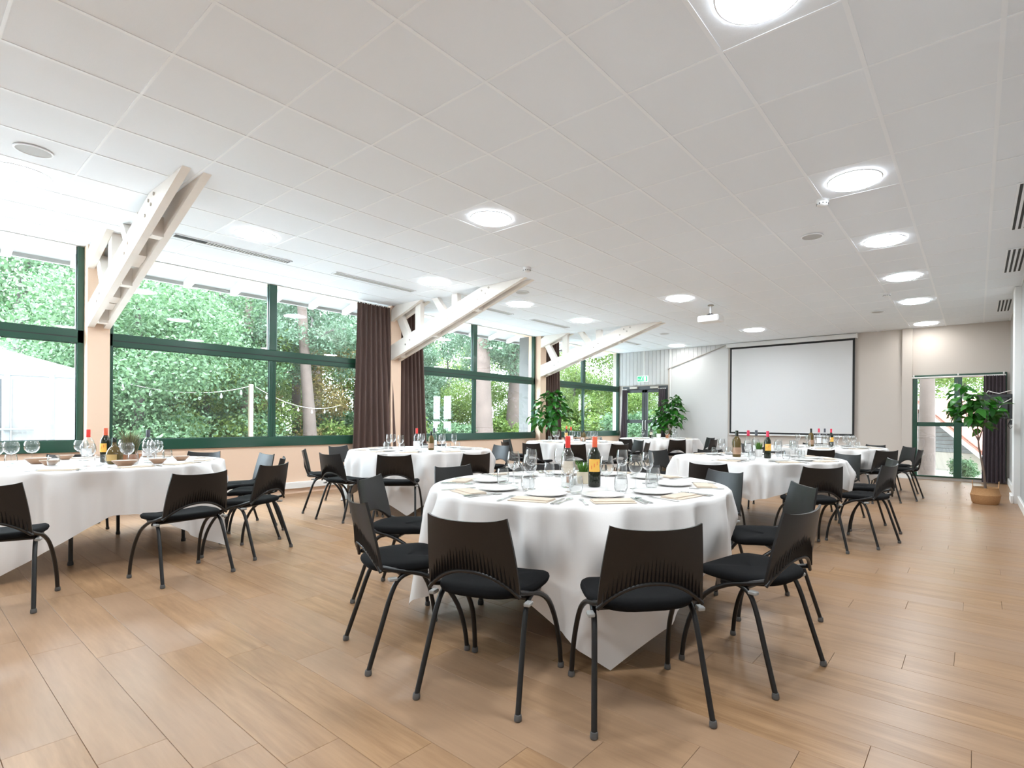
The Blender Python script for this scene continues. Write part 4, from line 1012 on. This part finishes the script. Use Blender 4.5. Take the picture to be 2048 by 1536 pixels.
# string of bulbs on a timber post
tag(obj('garden_post', MB().bbox(-14.045, -13.955, 5.435, 5.525, ZG, 1.98, .01).mesh('garden_post', M_post)), 'pale timber post carrying the string of bulbs outside', 'post')
def bulbs(lab, p, q, sag, n):
    t = thing('string_lights', lab, 'string lights', (0, 0, 0), group='strings of bulbs outside')
    P = []
    for i in range(17):
        s_ = i / 16; v = Vector(p).lerp(Vector(q), s_); v.z -= sag * 4 * s_ * (1 - s_); P.append(v)
    obj('wire', MB().tube(P, .005, 5).mesh('wire', M_cable), t)
    for k in range(n):
        s_ = (k + .6) / n; v = Vector(p).lerp(Vector(q), s_); v.z -= sag * 4 * s_ * (1 - s_)
        obj('bulb', MB().lathe([(.004, -.04), (.014, -.05), (.014, -.075), (.030, -.11), (.026, -.145), (.004, -.16)], 8, tuple(v)).mesh('bulb', M_bulb, smooth=50), t)
bulbs('drooping string of bulbs from the marquee to timber post', (-12.85, 2.52, 1.90), (-13.93, 5.40, 1.92), .22, 6)
bulbs('drooping string of bulbs from timber post to the pines', (-13.93, 5.56, 1.92), (-16.2, 9.0, 1.60), .28, 6)

# trees ------------------------------------------------------------------
def foliage(name, n, blobs, size, m_, seed, droop=0.0):
    """many small leaf quads scattered through ellipsoid blobs"""
    g = np.random.default_rng(seed); B = np.array(blobs, float)
    wts = (B[:, 3] ** 2 * B[:, 4]); wts /= wts.sum()
    idx = g.choice(len(B), n, p=wts)
    d = g.normal(size=(n, 3)); d /= np.linalg.norm(d, axis=1)[:, None]
    rr = g.random(n) ** .42
    c = B[idx, :3] + d * rr[:, None] * B[idx][:, [3, 3, 4]]
    c += g.normal(size=(n, 3)) * .08
    a = g.normal(size=(n, 3)); a /= np.linalg.norm(a, axis=1)[:, None]
    b = np.cross(a, g.normal(size=(n, 3))); b /= np.linalg.norm(b, axis=1)[:, None]
    s_ = size * (0.6 + .8 * g.random(n))[:, None]
    V = np.stack([c - a * s_, c - b * s_ * .5, c + a * s_, c + b * s_ * .5], 1).reshape(-1, 3)
    me = bpy.data.meshes.new(name); me.vertices.add(4 * n); me.vertices.foreach_set('co', V.ravel())
    me.loops.add(4 * n); me.loops.foreach_set('vertex_index', np.arange(4 * n, dtype=np.int32))
    me.polygons.add(n); me.polygons.foreach_set('loop_start', np.arange(0, 4 * n, 4, dtype=np.int32))
    me.materials.append(m_); me.update(calc_edges=True)
    return me
def rblobs(seed, n, R, zc, hz, rb):
    r = random.Random(seed); out = []
    for _ in range(n):
        a = r.uniform(0, 2 * PI); q = R * math.sqrt(r.random()); out.append((q * math.cos(a), q * math.sin(a), zc + r.uniform(-hz, hz), rb * r.uniform(.7, 1.2), rb * r.uniform(.6, 1.0)))
    return out
FO_LAUREL = foliage('laurel_foliage', 40000, rblobs(1, 22, 1.7, 2.3, 2.0, .85), .040, M_lf1, 1)
FO_OAK = foliage('oak_foliage', 30000, rblobs(2, 24, 1.9, 2.6, 2.0, .75), .042, M_lf2, 2)
FO_AUT = foliage('autumn_foliage', 9000, rblobs(3, 16, 1.4, 2.6, 1.8, .55), .050, M_lf4, 3)
FO_PINE = foliage('pine_foliage', 20000, rblobs(4, 30, 2.6, 6.0, 2.6, .70), .050, M_lf3, 4)
FO_PINELOW = foliage('young_pine_foliage', 22000, rblobs(5, 26, 1.7, 3.0, 2.6, .62), .055, M_lf3, 5)
FO_BUSH = foliage('bush_foliage', 9000, rblobs(6, 12, .8, .75, .5, .45), .06, M_lf2, 6)
FO_BUSH2 = foliage('shrub_foliage', 9000, rblobs(7, 12, .8, .8, .5, .45), .06, M_lf1, 7)
def trunk_mesh(pts, m_, n=10): return MB().tube(spline([p[:3] for p in pts], 4), [pts[0][3] + (pts[-1][3] - pts[0][3]) * k / (4 * (len(pts) - 1)) for k in range(4 * (len(pts) - 1) + 1)], n).mesh('trunk', m_, smooth=60)
TK_PINE = trunk_mesh([(0, 0, -.1, .20), (.05, .03, 3, .18), (.0, .1, 6, .14), (.1, .05, 9, .08)], M_pine, 12)
TK_BIG = trunk_mesh([(0, 0, -.1, .40), (-.05, -.1, 2, .36), (0, -.25, 5, .32), (.05, -.45, 9, .24)], M_pine, 14)
TK_LEAN = trunk_mesh([(0, 0, -.1, .24), (0, -.06, 1.6, .22), (0, -.22, 3.2, .19), (.05, -.5, 6, .15), (.1, -.7, 9, .10)], M_pine, 12)
TK_OAK = trunk_mesh([(0, 0, -.1, .15), (.04, .03, 1.2, .12), (0, .1, 2.6, .08), (.1, .0, 4, .04)], M_oakb, 10)
BR = MB()
for k in range(7):
    a = k * 2.4; BR.tube(spline([(0, 0, 4.2 + k * .6), (.8 * math.cos(a), .8 * math.sin(a), 4.6 + k * .62), (1.9 * math.cos(a + .2), 1.9 * math.sin(a + .2), 4.7 + k * .66)], 3), [.05 - .0065 * q for q in range(7)], 6)
BR_PINE = BR.mesh('branches', M_oakb)
def tree(name, lab, cat, x, y, parts, s_=1.0, rot=0, group=None, sz=None):
    t = thing(name, lab, cat, (x, y, ZG), (0, 0, rot), group, (s_, s_, sz or s_))
    for nm, me in parts:
        o = obj(nm, me, t)
        if 'foliage' in nm: o['kind'] = 'stuff'
G1, G2, G3 = 'broadleaf trees beyond the windows', 'pines beyond the windows', 'bushes beyond the windows'
LAUR = [('trunk', TK_OAK), ('foliage', FO_LAUREL)]; OAK = [('trunk', TK_OAK), ('foliage', FO_OAK)]; AUT = [('trunk', TK_OAK), ('foliage', FO_AUT)]
PINE = [('trunk', TK_PINE), ('branches', BR_PINE), ('foliage', FO_PINE)]; YPINE = [('trunk', TK_OAK), ('foliage', FO_PINELOW)]
BARE = [('trunk', TK_PINE), ('branches', BR_PINE)]
l1, l2, l3, l4 = 'dense grey-green laurel tree outside the windows', 'leafy yellow-green oak outside the windows', 'tall pine with brown trunk outside the windows', 'thinning autumn tree with yellow leaves outside'
for (x, y, s_, r_) in ((-14.5, 3.35, 1.0, 0), (-16.5, 4.6, 1.15, 1.1), (-19.5, 2.2, 1.5, 2.0), (-25, 3.6, 1.2, .5), (-28, 9, 1.2, 4)): tree('laurel_tree', l1, 'tree', x, y, LAUR, s_, r_, G1)
for (x, y, s_, r_) in ((-17.5, 5.6, .95, 0), (-20.5, 6.6, 1.1, 2), (-24.5, 11.6, 1.3, 1), (-26, 7.6, 1.5, 3), (-18.5, 17.5, 1.1, 0), (-17.5, 21.5, 1.25, 2), (-15.2, 20.2, 1.0, 1), (-21, 25, 1.5, 3), (-15.5, 17.4, .7, 5), (-13.5, 22.5, 1.2, 4), (-32, 24, 1.8, 1)): tree('oak_tree', l2, 'tree', x, y, OAK, s_, r_, G1)
for (x, y, s_, r_) in ((-17.0, 6.5, .85, 0), (-21, 10.6, 1.1, 2), (-19.5, 9.2, .9, 4), (-25, 10.2, 1.2, 1), (-29, 14.8, 1.25, 2), (-27, 19.0, 1.2, 1), (-34, 22, 1.4, 5), (-33, 12, 1.4, 3)): tree('pine_tree', l3, 'tree', x, y, PINE, s_, r_, G2)
tree('pine_tree', 'slender leaning pine trunk outside the second window', 'tree', -16.0, 7.95, [('trunk', TK_LEAN), ('branches', BR_PINE), ('foliage', FO_PINE)], .9, .3, G2)
tree('pine_tree', 'thick reddish leaning pine trunk outside the third window', 'tree', -14.0, 13.25, [('trunk', TK_BIG), ('branches', BR_PINE), ('foliage', FO_PINE)], 1.0, 0, G2)
tree('pine_tree', 'thick upright pine trunk beyond the leaning one, third window', 'tree', -15.0, 15.70, [('trunk', TK_BIG), ('branches', BR_PINE), ('foliage', FO_PINE)], .95, 2.6, G2)
for (x, y, s_, r_) in ((-18, 8.8, .9, 0), (-22, 13.0, 1.0, 2), (-17.5, 11.6, .75, 1)): tree('autumn_tree', l4, 'tree', x, y, AUT, s_, r_, G1)
for (x, y, s_, r_) in ((-17.2, 11.4, .9, 0), (-22, 14.5, 1.2, 2), (-19, 13.2, .9, 1), (-26, 16.5, 1.4, 1), (-31, 20, 1.5, 2), (-23.5, 19.5, 1.2, 4), (-28, 5.5, 1.6, 2)): tree('young_pine', 'feathery young pine outside the windows', 'tree', x, y, YPINE, s_, r_, G2)
for (x, y, s_, r_, b_) in ((-15.6, 4.9, 1.1, 0, 0), (-16.5, 6.3, 1.1, 1, 1), (-18.5, 7.4, 1.0, 2, 0), (-15.5, 10.6, 1.0, 3, 0), (-14.3, 11.8, .9, 4, 1), (-14.6, 14.7, 1.0, 5, 0), (-13.8, 16.6, 1.0, 1, 0), (-13.0, 18.2, 1.1, 2, 0), (-16, 19.4, 1.4, 2, 1), (-20, 12.4, 1.2, 1, 1), (-19, 10, 1.1, 3, 1), (-17.5, 9.3, .9, 2, 0), (-14, 20.0, 1.2, 0, 0)):
    tree('bush', 'low green bush outside the windows', 'bush', x, y, [('foliage', FO_BUSH2 if b_ else FO_BUSH)], s_, r_, G3)
# beyond the far wall: chalet with tiled roof, pine trunk, bushes
ch = thing('chalet', 'grey boarded chalet with red tiled roof beyond the tall door', 'building', (0, 0, 0))
yb0 = 21.0
_a = math.radians(-34); _p = Vector((-.35, yb0 - .3, 0)); ch.rotation_euler = (0, 0, _a); ch.location = _p - Matrix.Rotation(_a, 3, 'Z') @ _p
gab = [(-3.4, ZG), (.10, ZG), (.10, .42), (-1.65, 1.75), (-3.4, .42)]
obj('lower_wall', MB().box(-3.4, .10, yb0, yb0 + 5, ZG, .22).mesh('lower_wall', M_render), ch)
z = .22; k = 0
while z < 1.62:
    xa = .10 if z < .42 else .10 - (z - .42) / 1.33 * 1.75; xl = -3.3 - xa
    obj('wall_board', MB().bbox(xl, xa, yb0 - .02, yb0 + .04, z, z + .125, .008).mesh('wall_board', M_boards), ch); z += .13
for (px_, py_, sp_) in ((-4.2, 18.2, 1.15), (1.9, 18.6, 1.15), (2.6, 23.5, 1.2), (-5.2, 23.0, 1.2), (-2.6, 28.5, 1.3), (4.5, 20.5, 1.2)):  # out-of-view pines added to keep daylight off the chalet
    tree('pine_tree', 'unseen pine added to shade the chalet', 'tree', px_, py_, PINE, sp_, px_, 'pines added to shade the chalet')
rs = obj('roof_slope', MB().prism([(-1.70, 1.92), (.62, .12), (.66, .18), (-1.70, 2.00)], yb0 - .7, yb0 + 5.3, 'xz').mesh('roof_slope', M_rooft), ch)
obj('roof_slope', MB().prism([(-1.70, 1.92), (-4.02, .12), (-4.06, .18), (-1.70, 2.00)], yb0 - .7, yb0 + 5.3, 'xz').mesh('roof_slope', M_rooft), ch)
tile_m = MB().prism([(0, 0), (.30, -.232), (.31, -.205), (.01, .03)], -.115, .115, 'xz').mesh('roof_tile', M_rooft)
for i in range(8):
    for jn in range(14): obj('roof_tile', tile_m, rs, (-1.66 + i * .286, yb0 - .58 + jn * .24, 1.995 - i * .2215))
obj('verge_board', MB().prism([(-1.70, 1.80), (.60, .02), (.64, .12), (-1.70, 1.93)], yb0 - .74, yb0 - .70, 'xz').mesh('verge_board', M_trim), ch)
tree('pine_tree', 'grey pine trunk standing before the tile-roofed chalet', 'tree', -1.12, 18.0, [('trunk', TK_PINE), ('branches', BR_PINE), ('foliage', FO_PINE)], 1.1, 1, G2)
for (x, y, s_, r_) in ((-3.5, 30, 1.5, 0), (2.5, 33, 1.7, 1), (-8.5, 24, 1.4, 2), (-12, 21.0, 1.2, 3), (-.5, 38, 1.8, 2), (-9.6, 19.0, .9, 4)): tree('oak_tree', 'leafy yellow-green oak beyond the screen wall', 'tree', x, y, OAK, s_, r_, 'trees beyond the screen wall')
for (x, y, s_, r_) in ((-10.0, 17.0, 1.2, 0), (-8.9, 16.4, .9, 2), (-.2, 16.4, .4, 1)): tree('bush', 'low green bush outside the glazed doors', 'bush', x, y, [('foliage', FO_BUSH2)], s_, r_, 'bushes outside the glazed doors')

# tell look-alike trees apart by how near the glass they stand
RANK = ORD + ['thirteenth', 'fourteenth', 'fifteenth', 'sixteenth', 'seventeenth']
same = {}
for o in COL.objects:
    if o.parent is None and o.get('category') in ('tree', 'bush'): same.setdefault(o['label'], []).append(o)
for lab, os_ in same.items():
    if len(os_) < 2: continue
    wall = 'screen wall' if ('screen wall' in lab or 'chalet' in lab or 'glazed doors' in lab) else 'windows'
    os_.sort(key=(lambda o: o.location.y) if wall == 'screen wall' else (lambda o: -o.location.x))
    for k, o in enumerate(os_): o['label'] = '%s, %s of its kind counted from the %s' % (lab, RANK[k], wall)
